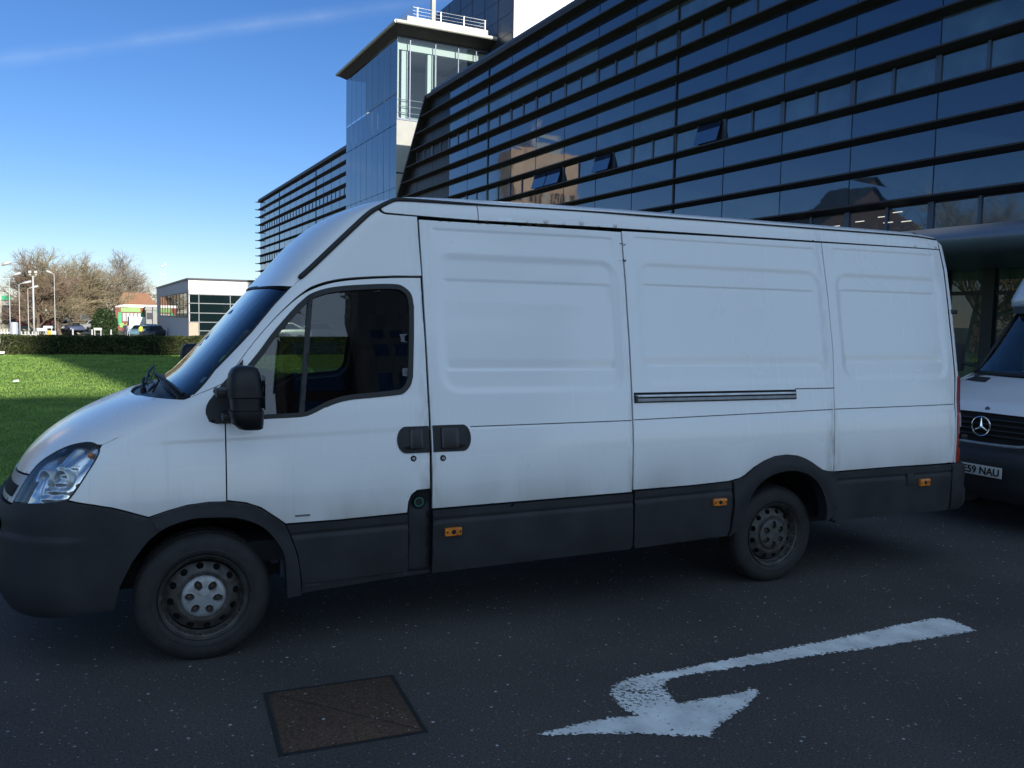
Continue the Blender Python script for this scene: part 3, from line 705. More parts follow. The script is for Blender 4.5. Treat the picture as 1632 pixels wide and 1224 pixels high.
M['black'] = mat('matt_black', (.006, .006, .006), .9)
M['silver'] = mat('silver_grille', (.34, .37, .42), .3, metal=.3, var=.2, vscale=20)
M['chrome'] = mat('chrome', (.75, .76, .78), .12, metal=1)
M['aluminium'] = mat('aluminium_rail', (.48, .50, .52), .35, metal=.6, var=.25, vscale=12)
M['lens'] = glass('lamp_lens', (.88, .90, .90), 1.5, .02)
M['screen'] = glass('windscreen_glass', (.36, .45, .46), 1.85, .012)
M['sideglass'] = glass('side_window_glass', (.29, .34, .32), 1.65, .008)
M['amber'] = mat('amber_lens', (.75, .22, .02), .3, coat=.4, var=.5, vscale=40)
M['red'] = mat('red_lens', (.38, .012, .010), .2, coat=.6, var=.4, vscale=18)
M['seat'] = mat('dark_seat_cloth', (.020, .018, .016), .9, var=.3, vscale=30)
M['dash'] = mat('dashboard_plastic', (.04, .045, .05), .6)
M['dirtyalu'] = M['aluminium']
van = empty('panel_van', (VTX, VTY, 0), VPH, 'large dirty white high-roof panel van parked in the foreground', 'van')
def Cz(z): return (_xs(z)-KA-.0005, z)
def densify(L_, k=5):
    P = [Vector(p) for p in L_]; o = []
    for i in range(len(P)-1):
        p0, p1, p2, p3 = P[max(i-1, 0)], P[i], P[i+1], P[min(i+2, len(P)-1)]
        m1 = (p2-p0)/2; m2 = (p3-p1)/2
        if (p2-p1).length*3 < (p1-p0).length: m1 = (p2-p1)
        if (p2-p1).length*3 < (p3-p2).length: m2 = (p2-p1)
        for j in range(k):
            t = j/k; o.append((2*t**3-3*t*t+1)*p1+(t**3-2*t*t+t)*m1+(-2*t**3+3*t*t)*p2+(t**3-t*t)*m2)
    o.append(P[-1]); return o
def smo(L_, k=5):
    # open Catmull-Rom through 2D points
    return [(p.x, p.y) for p in densify([(a, b, 0) for a, b in L_], k)]
def cen(z0, z1, k=10): return [Cz(z0+(z1-z0)*i/k) for i in range(k+1)]
def inset(poly, d):
    n = len(poly); A = sum(poly[i-1][0]*poly[i][1]-poly[i][0]*poly[i-1][1] for i in range(n)); sg = 1 if A > 0 else -1; o = []
    for i in range(n):
        p, q, r = poly[i-1], poly[i], poly[(i+1) % n]
        e1 = (q[0]-p[0], q[1]-p[1]); e2 = (r[0]-q[0], r[1]-q[1]); l1 = math.hypot(*e1) or 1; l2 = math.hypot(*e2) or 1
        n1 = (-e1[1]/l1*sg, e1[0]/l1*sg); n2 = (-e2[1]/l2*sg, e2[0]/l2*sg); k = 1+n1[0]*n2[0]+n1[1]*n2[1]
        k = max(k, .5); o.append((q[0]+d*(n1[0]+n2[0])/k, q[1]+d*(n1[1]+n2[1])/k))
    return o
def vpatch(name, poly, material, parent=None, holes=(), da=.03, dz=.03, off=0, disp=None, depth=.02, merge=False, far=False, gap=.003, s=None, farname=None):
    parent = parent or van
    if gap: poly = inset(poly, gap)
    V, F = cdt(poly, list(holes), da, dz, s)
    pts = []; Ns = []
    for a, z in V:
        p = S(a, z); nn = nrm(a, z); h = off+(disp(a, z) if disp else 0)
        pts.append((p[0]+nn[0]*h, p[1]+nn[1]*h if p[1] < .999 else 1.0, p[2]+nn[2]*h)); Ns.append(nn)
    ec = {}
    for f in F:
        for i in range(len(f)):
            a, b = f[i], f[(i+1) % len(f)]; ec[(min(a, b), max(a, b))] = ec.get((min(a, b), max(a, b)), 0)+1
    be = [e for e, c in ec.items() if c == 1 and not (merge and pts[e[0]][1] > .996 and pts[e[1]][1] > .996)]
    vs = list(pts); fs = [tuple(f) for f in F]
    if merge:
        o = len(vs); vs += [(x, 2-y, z) for x, y, z in pts]; fs += [tuple(i+o for i in f[::-1]) for f in F]
    nface = len(fs)
    if depth:
        def fl(mir):
            for a, b in be:
                o = len(vs); q = []
                for i in (a, b):
                    q.append(pts[i])
                for i in (b, a):
                    p = pts[i]; nn = Ns[i]; q.append((p[0]-nn[0]*depth, p[1]-nn[1]*depth, p[2]-nn[2]*depth))
                if mir: q = [(x, 2-y, z) for x, y, z in q]
                vs.extend(q); fs.append((o, o+1, o+2, o+3))
        fl(False)
        if merge: fl(True)
    me = bpy.data.meshes.new(name); me.from_pydata(vs, [], fs); me.materials.append(material)
    for i, p in enumerate(me.polygons): p.use_smooth = i < nface
    if merge:
        bm = bmesh.new(); bm.from_mesh(me); vv = [v for v in bm.verts if abs(v.co.y-1) < .002]
        bmesh.ops.remove_doubles(bm, verts=vv, dist=.002); bm.to_mesh(me); bm.free()
    ob = bpy.data.objects.new(name, me); COL.objects.link(ob); ob.parent = parent
    # make normals face outwards
    if len(me.polygons):
        s_ = sum((1 if me.polygons[i].normal.dot(Vector(Ns[F[i][0]])) > 0 else -1) for i in range(0, min(len(F), 50)))
        if s_ < 0: me.flip_normals()
    if far:
        m2 = me.copy(); m2.transform(Matrix.Scale(-1, 4, (0, 1, 0))); m2.transform(Matrix.Translation((0, 2, 0))); m2.flip_normals()
        o2 = bpy.data.objects.new(name, m2); COL.objects.link(o2); o2.parent = van
    return ob
def sst(t): t = min(1, max(0, t)); return t*t*(3-2*t)
def win_(x, a, b, w): return sst((x-a)/w)*sst((b-x)/w)
def emb(A=None, O=None, B=None, Cc=None):
    def f(x, z):
        d = 0
        if A:
            xl, xr, za = A; t = za-z
            if t > 0: d -= .0055*win_(x, xl, xr, .02)*min(1, t/.006)*max(0, 1-t/.15)
        if O:
            xl, xr, zb, zt, r = O; qx = abs(x-(xl+xr)/2)-(xr-xl)/2+r; qz = abs(z-(zb+zt)/2)-(zt-zb)/2+r
            sd = math.hypot(max(qx, 0), max(qz, 0))+min(max(qx, qz), 0)-r
            d -= .010*sst(-sd/.05)
        if B:
            xl, xr, za = B; t = za-z
            if t > 0: d -= .0055*win_(x, xl, xr, .02)*min(1, t/.006)*max(0, 1-t/.14)
        if Cc:
            xl, xr, zt, zb = Cc; m_ = win_(x, xl, xr, .012)
            if z < zt: d -= .007*m_*(sst((zt-z)/(zt-zb)) if z > zb else max(0, 1-(zb-z)/.010))
        # soft step of the waist line
        d += .004*sst((1.235-z)/.012)*.6
        return d
    return f
win = [(.165, 1.307), (.333, 1.316), (.509, 1.321), (.576, 1.337), (.684, 1.387), (.786, 1.413), (.927, 1.425), (1.067, 1.437), (1.113, 1.447), (1.154, 1.488), (1.172, 1.538), (1.204, 1.958), (1.191, 2.032), (1.148, 2.073), (1.096, 2.086), (.963, 2.081), (.792, 2.066), (.681, 2.046), (.604, 2.018), (.556, 1.985), (.488, 1.917), (.371, 1.786), (.301, 1.689), (.175, 1.54)]
WINO = [(.175, 1.307)]+smo(win[1:-1]+[(.19, 1.555)], 4)
sail = [(.007, 1.351), (.015, 1.417), (.062, 1.51), (.10, 1.55), (.175, 1.64), (.20, 1.60), (.19, 1.297), (.061, 1.297), (.023, 1.310)]
crease = lambda a, z: .0055*sst((z-(1.185+.035*min(1, max(0, (a+.4)/1.5))))/.03)*sst((a+.45)/.35)*sst((1.45-z)/.12)
fender = [(-.638, .985), (-.682, .93), (-.522, .903), (-.394, .862), (-.284, .822), (-.192, .851), (-.095, .875), (.015, .885), (.103, .882), (.103, 1.098), (.103, 1.298), (.10, 1.416), (.085, 1.51),
    (.078, 1.513), (-.116, 1.459), (-.23, 1.425), (-.236, 1.368), (-.341, 1.306), (-.452, 1.254), (-.594, 1.198), (-.590, 1.175), (-.577, 1.137), (-.594, 1.077)]
vpatch('front_wing', fender, M['paint'], da=.02, dz=.012, disp=crease, far=True, gap=.0005, depth=.01)
bonnet = [(-.23, 1.425), (-.236, 1.368), (-.341, 1.306), (-.452, 1.254), (-.594, 1.202), (-.656, 1.202), (-.76, 1.208), (-.91, 1.184), (-1.02, 1.145), (-1.105, 1.096), (-1.15, 1.03)]+cen(1.0, 1.405, 14)+[(-.95, 1.41), (-.866, 1.415), (-.649, 1.42), (-.412, 1.423), (-.259, 1.424)]
vpatch('bonnet', bonnet, M['paint'], da=.03, dz=.008, merge=True, gap=.0005, s=.02, depth=.01)
cab = [(-.206, 1.440), (-.164, 1.581), (.073, 1.798), (.209, 1.97), (.346, 2.058), (.40, 2.097), (.52, 2.176), (.663, 2.287), (.793, 2.408), (.855, 2.50), (.885, 2.545), (.93, 2.54), (1.066, 2.515), (1.264, 2.513),
    (1.266, 2.3), (1.269, 2.146), (1.1, 2.141), (.91, 2.127), (.76, 2.108), (.642, 2.076), (.54, 2.026), (.443, 1.966), (.3, 1.852), (.176, 1.704), (.084, 1.535), (.078, 1.518), (-.116, 1.463), (-.2, 1.437)]
cab = cab[:16]+smo(cab[16:25], 4)+cab[25:]
vpatch('cab_side', cab, M['paint'], da=.025, dz=.015, far=True, gap=.002)
door = [(.107, .886), (.107, 1.298), (.105, 1.416), (.09, 1.52), (.176, 1.69), (.3, 1.838), (.443, 1.952), (.54, 2.012), (.642, 2.062), (.76, 2.095), (.91, 2.115), (1.1, 2.13), (1.263, 2.136), (1.265, 1.709), (1.262, 1.337), (1.257, .88),
    (1.176, .876), (1.142, .852), (1.124, .81), (1.118, .745), (.713, .735), (.416, .735), (.395, .752), (.348, .788), (.285, .836), (.206, .868)]
door = door[:3]+smo(door[3:13], 4)+door[13:]
dr = vpatch('door', door, M['paint'], holes=[WINO], da=.02, dz=.012, disp=crease, far=False, gap=.003)
dr2 = vpatch('door', door, M['paint'], holes=[WINO], da=.06, dz=.05, gap=.003); dr2.data.transform(Matrix.Scale(-1, 4, (0, 1, 0))); dr2.data.transform(Matrix.Translation((0, 2, 0)))
slide = [(1.271, 2.498), (1.817, 2.497), (2.660, 2.493), (2.664, 2.153), (2.662, 1.778), (2.658, 1.448), (2.652, 1.121), (2.650, .771), (1.267, .758), (1.269, 1.2), (1.271, 1.709), (1.272, 2.141)]
sd = vpatch('sliding_door', slide, M['paint'], da=.018, dz=.0075, gap=.004, s=.02, disp=emb((1.35, 2.59, 2.447), (1.345, 2.61, 1.43, 2.30, .13), (1.40, 2.55, 2.135), (1.39, 2.56, 1.655, 1.585)))
mid = [(2.664, 2.498), (3.483, 2.506), (4.395, 2.510), (4.412, 2.07), (4.412, 1.7), (4.388, 1.33), (4.371, 1.056), (4.371, .818), (4.322, .821), (4.259, .838), (4.195, .872), (4.123, .914), (4.041, .948), (3.932, .962), (3.819, .956), (3.728, .928), (3.638, .887), (3.563, .838), (3.521, .818), (3.425, .801), (3.107, .790), (2.654, .786), (2.656, 1.121), (2.664, 1.448), (2.668, 1.778), (2.670, 2.153)]
vpatch('side_panel', mid, M['paint'], da=.018, dz=.0075, gap=.002, s=.02, disp=emb((2.745, 4.32, 2.465), (2.745, 4.36, 1.46, 2.305, .13), (2.80, 4.29, 2.148), (2.80, 4.30, 1.675, 1.605)))
quart = [(4.399, 2.510), (5.655, 2.518), (5.685, 2.36), (5.69, 2.1), (5.69, 1.5), (5.66, 1.3), (5.64, .82), (4.943, .824), (4.374, .818), (4.374, 1.056), (4.391, 1.33), (4.415, 1.7), (4.415, 2.07)]
vpatch('side_panel', quart, M['paint'], da=.018, dz=.0075, gap=.001, s=.02, disp=emb((4.49, 5.57, 2.475), (4.49, 5.625, 1.48, 2.30, .12), (4.54, 5.54, 2.165), (4.53, 5.555, 1.69, 1.622)))
# far side, plain
vp = vpatch('side_panel', [(1.27, .77), (1.27, 2.51), (5.655, 2.518), (5.64, .82)], M['paint'], da=.1, dz=.06, s=.08); vp.data.transform(Matrix.Scale(-1, 4, (0, 1, 0))); vp.data.transform(Matrix.Translation((0, 2, 0)))
r1 = [(.90, 2.556), (.94, 2.548), (1.066, 2.525), (1.264, 2.520), (1.66, 2.513), (1.66, 2.612), (1.1, 2.606), (.965, 2.594)]
r2 = [(1.664, 2.513), (5.655, 2.524), (5.64, 2.612), (1.664, 2.612)]
vpatch('roof_rail', r1, M['paint'], da=.03, dz=.012, gap=.001, depth=.012, far=True); vpatch('roof_rail', r2, M['paint'], da=.05, dz=.012, gap=.001, depth=.012, far=True)
# roof and cab fairing, one lofted shell
strip = [S(.346, 2.058), S(.40, 2.10), S(.52, 2.18), S(.663, 2.291), S(.793, 2.412), S(.862, 2.512), S(.90, 2.556), S(.965, 2.594), S(1.1, 2.608), S(1.35, 2.612), S(1.8, 2.612), S(2.6, 2.612), S(3.6, 2.612), S(4.6, 2.612), S(5.4, 2.612), S(5.64, 2.60)]
cpt = [(.352, 2.062), (.385, 2.10), (.47, 2.20), (.575, 2.33), (.69, 2.44), (.80, 2.52), (.93, 2.585), (1.05, 2.625), (1.25, 2.665), (1.5, 2.683), (1.85, 2.692), (2.6, 2.695), (3.6, 2.695), (4.6, 2.695), (5.4, 2.69), (5.64, 2.67)]
sp_ = densify(strip); cp_ = densify([(x, 1, z) for x, z in cpt]); rows = []
for k, (P, Q) in enumerate(zip(sp_, cp_)):
    w = k/(len(sp_)-1); n_ = 2.7-.5*min(1, w*2.2); half = []
    for j in range(25):
        th = (j/24)*math.pi/2; v = math.cos(th)**(2/n_) if j < 24 else 0; g_ = 1-math.sin(th)**(2/n_) if j > 0 else 1
        half.append((Q.x+(P.x-Q.x)*g_, 1-(1-P.y)*v, Q.z+(P.z-Q.z)*g_))
    rows.append(half+[(x, 2-y, z) for x, y, z in half[::-1][1:]])
g = MB(); g.grid(rows); roof = g.build('roof', M['paint'], van, smooth=True)
off_ = lambda L_, d: [(p[0]-d*.3, p[1]-d, p[2]+d*.5) for p in L_]
g = MB(); sp2 = densify(strip[1:]); rad = [.016 if p.x < .95 else max(.006, .016-(p.x-.95)*.012) for p in sp2]; rad[0] = .010
g.tube([(p.x-.004, p.y-.004, p.z+.004) for p in sp2], rad, 10); g.tube([(p.x-.004, 2-p.y+.004, p.z+.004) for p in sp2], rad, 10)
g.build('roof_strip', M['rubber'], van, smooth=True)
# windscreen, its rubber and the cowl
wse = [(-.206, 1.432), (-.164, 1.581), (.073, 1.798), (.209, 1.97), (.346, 2.052)]
wsp = wse+[(.166, 2.057), (-.1, 2.06), (-.5, 2.062)]+cen(2.064, 1.478, 14)+[(-.95, 1.474), (-.7, 1.466), (-.5, 1.455), (-.33, 1.442)]
def shr(poly, d):
    q = inset(poly, d); return [(a if a > Cz(z)[0] else Cz(z)[0], z) if abs(poly[i][0]-Cz(poly[i][1])[0]) > .01 else (Cz(z)[0], z) for i, (a, z) in enumerate(q)]
vpatch('windscreen', shr(wsp, .008), M['screen'], da=.05, dz=.02, merge=True, gap=0, depth=0, s=.03, off=-.004)
ring_o = wse+[(.166, 2.057), (-.1, 2.06), (-.5, 2.062), Cz(2.064)]; inner = inset(wsp, .028)
band = [(-.225, 1.425), (-.183, 1.581), (.058, 1.803), (.196, 1.977), (.340, 2.062), (.0, 2.066), (-.5, 2.067), Cz(2.069), Cz(2.054), (-.5, 2.052), (0, 2.049), (.166, 2.046), (.322, 2.040), (.22, 1.95), (.095, 1.79), (-.135, 1.578), (-.18, 1.45), (-.33, 1.455), (-.5, 1.468), (-.7, 1.479), (-.95, 1.487), Cz(1.491), Cz(1.474), (-.95, 1.470), (-.7, 1.461), (-.5, 1.449), (-.33, 1.433)]
vpatch('windscreen_seal', band, M['rubber'], da=.03, dz=.02, merge=True, gap=0, off=.002, depth=.012, s=.02)
cowl = [(-.2, 1.428), (-.33, 1.442), (-.5, 1.455), (-.7, 1.466), (-.95, 1.475)]+cen(1.48, 1.39, 6)+[(-.95, 1.395), (-.866, 1.40), (-.649, 1.405), (-.412, 1.41), (-.25, 1.415)]
vpatch('cowl', cowl, M['blackplastic'], da=.03, dz=.015, merge=True, gap=0, off=-.018, depth=0, s=.02)
for (p0, p1, b0, b1) in (((-.12, .20, 1.43), (-.185, .44, 1.500), (-.10, .14, 1.458), (-.235, .68, 1.535)), ((-.30, .86, 1.42), (-.265, 1.06, 1.495), (-.285, .74, 1.47), (-.235, 1.22, 1.545))):
    g = MB(); p0, p1, b0, b1 = map(Vector, (p0, p1, b0, b1))
    g.tube([p0, p0.lerp(p1, .5)+Vector((-.015, 0, .02)), p1], [.013, .010, .008], 8); g.tube([b0, b0.lerp(b1, .5)+Vector((-.01, 0, .012)), b1], .008, 6)
    g.tube([b0+Vector((.008, 0, -.012)), b1+Vector((.008, 0, -.012))], .004, 5); g.tube([p0+Vector((0, 0, -.03)), p0+Vector((0, 0, .014))], .017, 8)
    g.build('wiper', M['blackplastic'], van, smooth=True, angle=R(40))
g = MB(); g.tube([(-.27, .42, 1.455), (-.235, .60, 1.475), (-.25, .80, 1.48)], .008, 6); g.tube([(-.25, .50, 1.44), (-.215, .56, 1.50), (-.235, .62, 1.525)], .006, 6)
g.build('wiper_linkage', M['blackplastic'], van, smooth=True)
# lamps, grille, bumper
hl = smo([(-1.203, .876), (-1.187, .948), (-1.149, 1.025), (-1.105, 1.09), (-1.02, 1.14), (-.91, 1.18), (-.76, 1.204), (-.656, 1.199), (-.592, 1.175), (-.579, 1.137), (-.596, 1.077), (-.638, .985), (-.682, .929), (-.746, .913), (-.914, .9), (-1.078, .889), (-1.19, .879)], 3)
def hmat():
    m = mat('lamp_reflector', (.72, .75, .76), .25, metal=.35, spec=.6, vscale=9, col2=(.42, .46, .48), det=2); return m
M['reflector'] = hmat()
M['reflector_chrome'] = mat('bright_reflector', (.82, .84, .86), .10, metal=.85)
hd = vpatch('headlight', hl, M['blackplastic'], da=.04, dz=.03, gap=-.004, off=-.06, depth=0, far=False)
fr = vpatch('bezel', hl, M['rubber'], hd, holes=[inset(hl, .006)], da=.02, dz=.02, gap=-.006, off=.001, depth=.035)
def flut(a, z):
    d = .006*math.sin((a+z*.55)*22)+.004*math.sin((a-z*.8)*41)+.003*math.sin(a*330)*(1 if -.98 < a < -.72 and z < 1.11 and z > .96 else 0)+.004*math.sin(z*150)*(1 if -.95 < a < -.72 and z < 1.1 else .15); return d
vpatch('reflector', hl, M['reflector_chrome'], hd, da=.008, dz=.005, gap=-.002, off=-.030, depth=0, disp=flut)
vpatch('lens', hl, M['lens'], hd, da=.03, dz=.02, gap=.010, off=.002, depth=0)
for (a, z, r_) in ((-.97, 1.02, .05), (-.80, 1.02, .058)):
    p = Vector(S(a, z)); nn = Vector(nrm(a, z)); g = MB()
    g.revolve([(r_*1.06, .05), (r_*1.06, .0), (r_, -.002), (r_*.92, .02), (r_*.7, .040), (r_*.3, .050), (.001, .052)], 'y', (0, 0, 0), 24)
    ob = g.build('bowl', M['reflector'], hd, smooth=True); q = Vector((-.80, -.6, .05)).normalized().to_track_quat('-Y', 'Z') ; ob.matrix_local = Matrix.Translation(p-nn*.020) @ q.to_matrix().to_4x4()
g = MB(); p = S(-.655, 1.145); g.revolve([(.001, -.01), (.014, -.008), (.016, .01), (.001, .02)], 'y', (p[0]+.01, p[1]+.02, p[2]), 16); g.build('bulb', M['amber'], hd, smooth=True)
hd2 = vpatch('headlight', hl, M['reflector'], da=.04, dz=.03, gap=0, off=.002); hd2.data.transform(Matrix.Scale(-1, 4, (0, 1, 0))); hd2.data.transform(Matrix.Translation((0, 2, 0)))
gr = [(-1.149, 1.022), (-1.187, .948), (-1.203, .88)]+cen(.875, .992, 6)
vpatch('grille', gr, M['silver'], da=.03, dz=.015, merge=True, gap=.001, off=.004, depth=.02)
vpatch('grille_mesh', [(-1.25, .905), (-1.225, .965)]+cen(.965, .905, 4), M['black'], da=.03, dz=.02, merge=True, gap=0, off=.007, depth=0)
bump = [(-1.203, .872), (-1.078, .885), (-.914, .896), (-.746, .909), (-.68, .925), (-.522, .898), (-.394, .857), (-.284, .818), (-.235, .79), (-.23, .744), (-.291, .691), (-.362, .592), (-.424, .465), (-.454, .335), (-.645, .325), (-.9, .315)]+cen(.31, .868, 10)
def bdisp(a, z):
    w = a-Cz(z)[0]
    r = -.045*sst((.52-w)/.04)*win_(z, .52, .80, .04)      # recess of the lower opening
    return r+.012*sst((.74-z)/.02)*sst((-.5-a)/.2)-.008*sst((.36-z)/.05)
vpatch('front_bumper', bump, M['trim'], da=.02, dz=.012, merge=True, gap=.002, off=.022, disp=bdisp, depth=.08, s=.02)
ao = [(-.284, .818), (-.192, .849), (-.095, .873), (.015, .884), (.111, .881), (.206, .865), (.285, .832), (.348, .785), (.395, .75), (.412, .735), (.443, .661), (.476, .561), (.495, .442), (.502, .325)]
ai = [(-.23, .744), (-.181, .771), (-.071, .802), (.04, .802), (.154, .792), (.271, .745), (.348, .669), (.403, .568), (.417, .451), (.426, .312)]
ao = smo(ao, 4); ai = smo(ai, 4)
vpatch('wheel_arch', ao+ai[::-1], M['trim'], da=.02, dz=.02, gap=.002, off=.026, depth=.09, s=.02, far=True, disp=lambda a, z: .006*math.sin(min(1, max(0, (math.hypot(a+.0, z-.33)-.44)/.09))*3.14))
groove = lambda x0, z0, x1, z1: (lambda a, z: -.006*math.exp(-(((z-(z0+(z1-z0)*(a-x0)/(x1-x0)))+.062)/.008)**2)+.004*sst((z0+(z1-z0)*(a-x0)/(x1-x0)-.07-z)/.02))
vpatch('sill_trim', [(.416, .731), (.447, .661), (.480, .561), (.499, .442), (.504, .387), (.79, .392), (1.124, .397), (1.118, .741), (.713, .731)], M['trim'], da=.03, dz=.008, gap=.002, off=.016, far=True, disp=groove(.4, .731, 1.12, .741))
vpatch('sill', [(.506, .383), (.79, .388), (1.26, .392), (1.26, .368), (.939, .353), (.506, .325)], M['trim'], da=.04, dz=.02, gap=.001, off=.004, far=True, depth=.1)
fp = [(1.128, .395), (1.122, .743), (1.127, .81), (1.145, .848), (1.177, .872), (1.256, .873), (1.260, .395)]
fu = vpatch('fuel_recess', fp, M['trim'], da=.02, dz=.02, gap=.001, off=-.022, depth=-.028, disp=lambda a, z: -.03*math.exp(-((a-1.195)**2+(z-.80)**2)/.0022))
g = MB(); p = S(1.192, .803); g.revolve([(.001, .016), (.030, .016), (.033, .022), (.033, .05)], 'y', p, 24); g.build('fuel_cap', M['blackplastic'], fu, smooth=True, angle=R(40))
M['green'] = mat('green_ring', (.01, .10, .06), .5)
g = MB(); g.revolve([(.022, .013), (.030, .013), (.030, .018), (.022, .018)], 'y', p, 24, close=True); g.build('ring', M['green'], fu)
vpatch('side_trim', [(1.267, .754), (2.649, .767), (2.662, .424), (2.645, .392), (1.325, .371), (1.269, .370)], M['trim'], da=.03, dz=.008, gap=.003, off=.018, disp=groove(1.26, .753, 2.65, .765), far=True)
vpatch('side_trim', [(2.657, .780), (3.107, .786), (3.425, .797), (3.444, .797), (3.457, .642), (3.442, .459), (3.425, .415), (2.68, .393), (2.668, .424)], M['trim'], da=.03, dz=.008, gap=.003, off=.018, disp=groove(2.65, .782, 3.44, .797), far=True)
ra = [(3.450, .800), (3.521, .816), (3.563, .836), (3.638, .885), (3.728, .926), (3.819, .954), (3.932, .96), (4.041, .946), (4.123, .912), (4.195, .87), (4.259, .836), (4.322, .819), (4.368, .815), (4.390, .762), (4.398, .596), (4.372, .479), (4.353, .452),
      (4.302, .456), (4.301, .546), (4.272, .642), (4.214, .732), (4.128, .8), (4.033, .837), (3.912, .848), (3.789, .828), (3.699, .788), (3.634, .729), (3.576, .616), (3.541, .497), (3.501, .441), (3.43, .415), (3.446, .459), (3.462, .642)]
ra = smo(ra[:16], 4)+smo(ra[17:30], 4)+ra[30:]
vpatch('wheel_arch', ra, M['trim'], da=.02, dz=.02, gap=.002, off=.030, depth=.09, s=.02, far=True, disp=lambda a, z: .008*math.sin(min(1, max(0, (math.hypot(a-3.93, z-.36)-.46)/.13))*3.14))
vpatch('side_trim', [(4.375, .812), (4.943, .82), (5.629, .811), (5.64, .573), (5.621, .441), (4.36, .452), (4.378, .479), (4.404, .596), (4.396, .762)], M['trim'], da=.03, dz=.008, gap=.003, off=.018, disp=groove(4.37, .812, 5.63, .811), far=True)
# dark inner shell behind the joints
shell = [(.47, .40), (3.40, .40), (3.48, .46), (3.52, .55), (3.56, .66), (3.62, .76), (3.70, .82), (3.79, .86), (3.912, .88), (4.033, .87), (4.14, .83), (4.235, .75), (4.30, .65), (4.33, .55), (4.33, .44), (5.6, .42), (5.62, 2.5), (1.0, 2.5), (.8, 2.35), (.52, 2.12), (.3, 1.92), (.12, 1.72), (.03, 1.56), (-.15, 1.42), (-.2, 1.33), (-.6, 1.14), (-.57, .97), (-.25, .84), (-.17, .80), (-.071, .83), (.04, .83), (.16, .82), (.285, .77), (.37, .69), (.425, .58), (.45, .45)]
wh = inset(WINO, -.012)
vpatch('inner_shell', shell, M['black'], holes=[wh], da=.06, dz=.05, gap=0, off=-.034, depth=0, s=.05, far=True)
g = MB(); g.box(-.70, .25, .38, 5.50, 1.75, .52); g.box(.6, .45, .27, 3.3, 1.5, .38); g.box(-.55, .1, .42, 1.3, 1.9, .78) if False else None
g.build('underbody', M['black'], van)
for cx in (0, 3.95):
    for sd_ in (0, 1):
        g = MB(); y0, y1 = (.035, .62) if sd_ == 0 else (1.38, 1.965)
        pr = [(cx+.50*math.cos(t), .36+.50*math.sin(t)) for t in np.linspace(.12, math.pi-.12, 30)]
        g.grid([[(x, y0, z) for x, z in pr], [(x, y1, z) for x, z in pr]]); yy = y1 if sd_ == 0 else y0
        g.add([(x, yy, z) for x, z in pr], [tuple(range(len(pr)))]); g.build('arch_liner', M['black'], van)
g = MB(); g.box(.405, .12, .40, .46, .45, .50); g.box(.36, .2, .46, .6, .5, .56); g.build('step_bracket', mat('dark_blue_step', (.02, .03, .05), .6), van)
# joints, waist line, slider rail
g = MB()
def sline(a0, z0, a1, z1, o, k=24): return [tuple(Vector(S(a0+(a1-a0)*t/k, z0+(z1-z0)*t/k))+Vector(nrm(a0+(a1-a0)*t/k, z0+(z1-z0)*t/k))*o) for t in range(k+1)]
M['jointline'] = mat('joint_sealant', (.10, .10, .10), .7, var=.6, vscale=30, aniso=(1, 1, 1))
for (a0, z0, a1, z1) in ((1.522, 1.238, 2.645, 1.244), (2.665, 1.247, 4.37, 1.274), (4.39, 1.276, 5.65, 1.283)): g.tube(sline(a0, z0, a1, z1, -.0005), .0035, 6)
g.build('waist_joint', M['jointline'], van)
g = MB(); g.tube(sline(4.03, 1.430, 4.395, 1.430, -.001, 8), .004, 6); g.build('rail_joint', M['jointline'], van)
def surf_box(name, a0, a1, z0, z1, h, m_, par=van, bev=.004, sink=.01, n=12):
    g = MB(); rows = []
    for i in range(n+1):
        a = a0+(a1-a0)*i/n; r_ = []
        for z, hh in ((z0, -sink), (z0, h), (z1, h), (z1, -sink)):
            p = Vector(S(a, z)); nn = Vector(nrm(a, z)); r_.append(tuple(p+nn*hh))
        rows.append(r_)
    g.grid(rows, closed=True); k = n*4; g.f += [(0, 1, 2, 3), (k+3, k+2, k+1, k)]; g.m += [0, 0]
    return g.build(name, m_, par, bevel=bev)
tr_ = surf_box('slider_rail', 2.676, 4.033, 1.356, 1.424, .006, M['black'], bev=0)
surf_box('channel', 2.680, 4.028, 1.393, 1.408, .017, M['aluminium'], tr_, .002); surf_box('channel', 2.680, 4.028, 1.362, 1.384, .014, mat('dull_alu', (.22, .23, .24), .4, metal=.6, var=.3, vscale=20), tr_, .002)
surf_box('end_stop', 2.68, 2.695, 1.365, 1.405, .018, M['steelrim'], tr_)
# handles
def handle(x0, x1, zb, zt, rl, par, flip):
    pts = []
    w, h = x1-x0, zt-zb
    for t in np.linspace(-math.pi/2, math.pi/2, 14): pts.append((x0+.07+0*t, 0))
    poly = []
    if not flip: # rounded on the left
        poly = [(x1, zb), (x1, zt)]+[(x0+rl-rl*math.sin(t), zb+h/2+(h/2)*math.cos(t)) for t in np.linspace(0, math.pi, 16)]
    else:
        poly = [(x0, zt), (x0, zb)]+[(x1-rl+rl*math.sin(t), zb+h/2-(h/2)*math.cos(t)) for t in np.linspace(0, math.pi, 16)]
    ob = vpatch('handle', poly, M['blackplastic'], par, da=.008, dz=.008, gap=0, off=.006, depth=.012,
                disp=lambda a, z: .008*math.exp(-((a-(x0+w*(.45 if not flip else .55)))/(w*.24))**4)*win_(z, zb+.02, zt-.02, .02))
    return ob
handle(1.060, 1.256, 1.095, 1.250, .055, dr, False); handle(1.280, 1.520, 1.095, 1.252, .05, sd, True)
surf_box('pull', 1.135, 1.215, 1.118, 1.232, .020, mat('pull_black', (.007, .007, .008), .35), dr, .008, n=4); surf_box('pull', 1.330, 1.440, 1.112, 1.236, .020, bpy.data.materials['pull_black'], sd, .008, n=4)
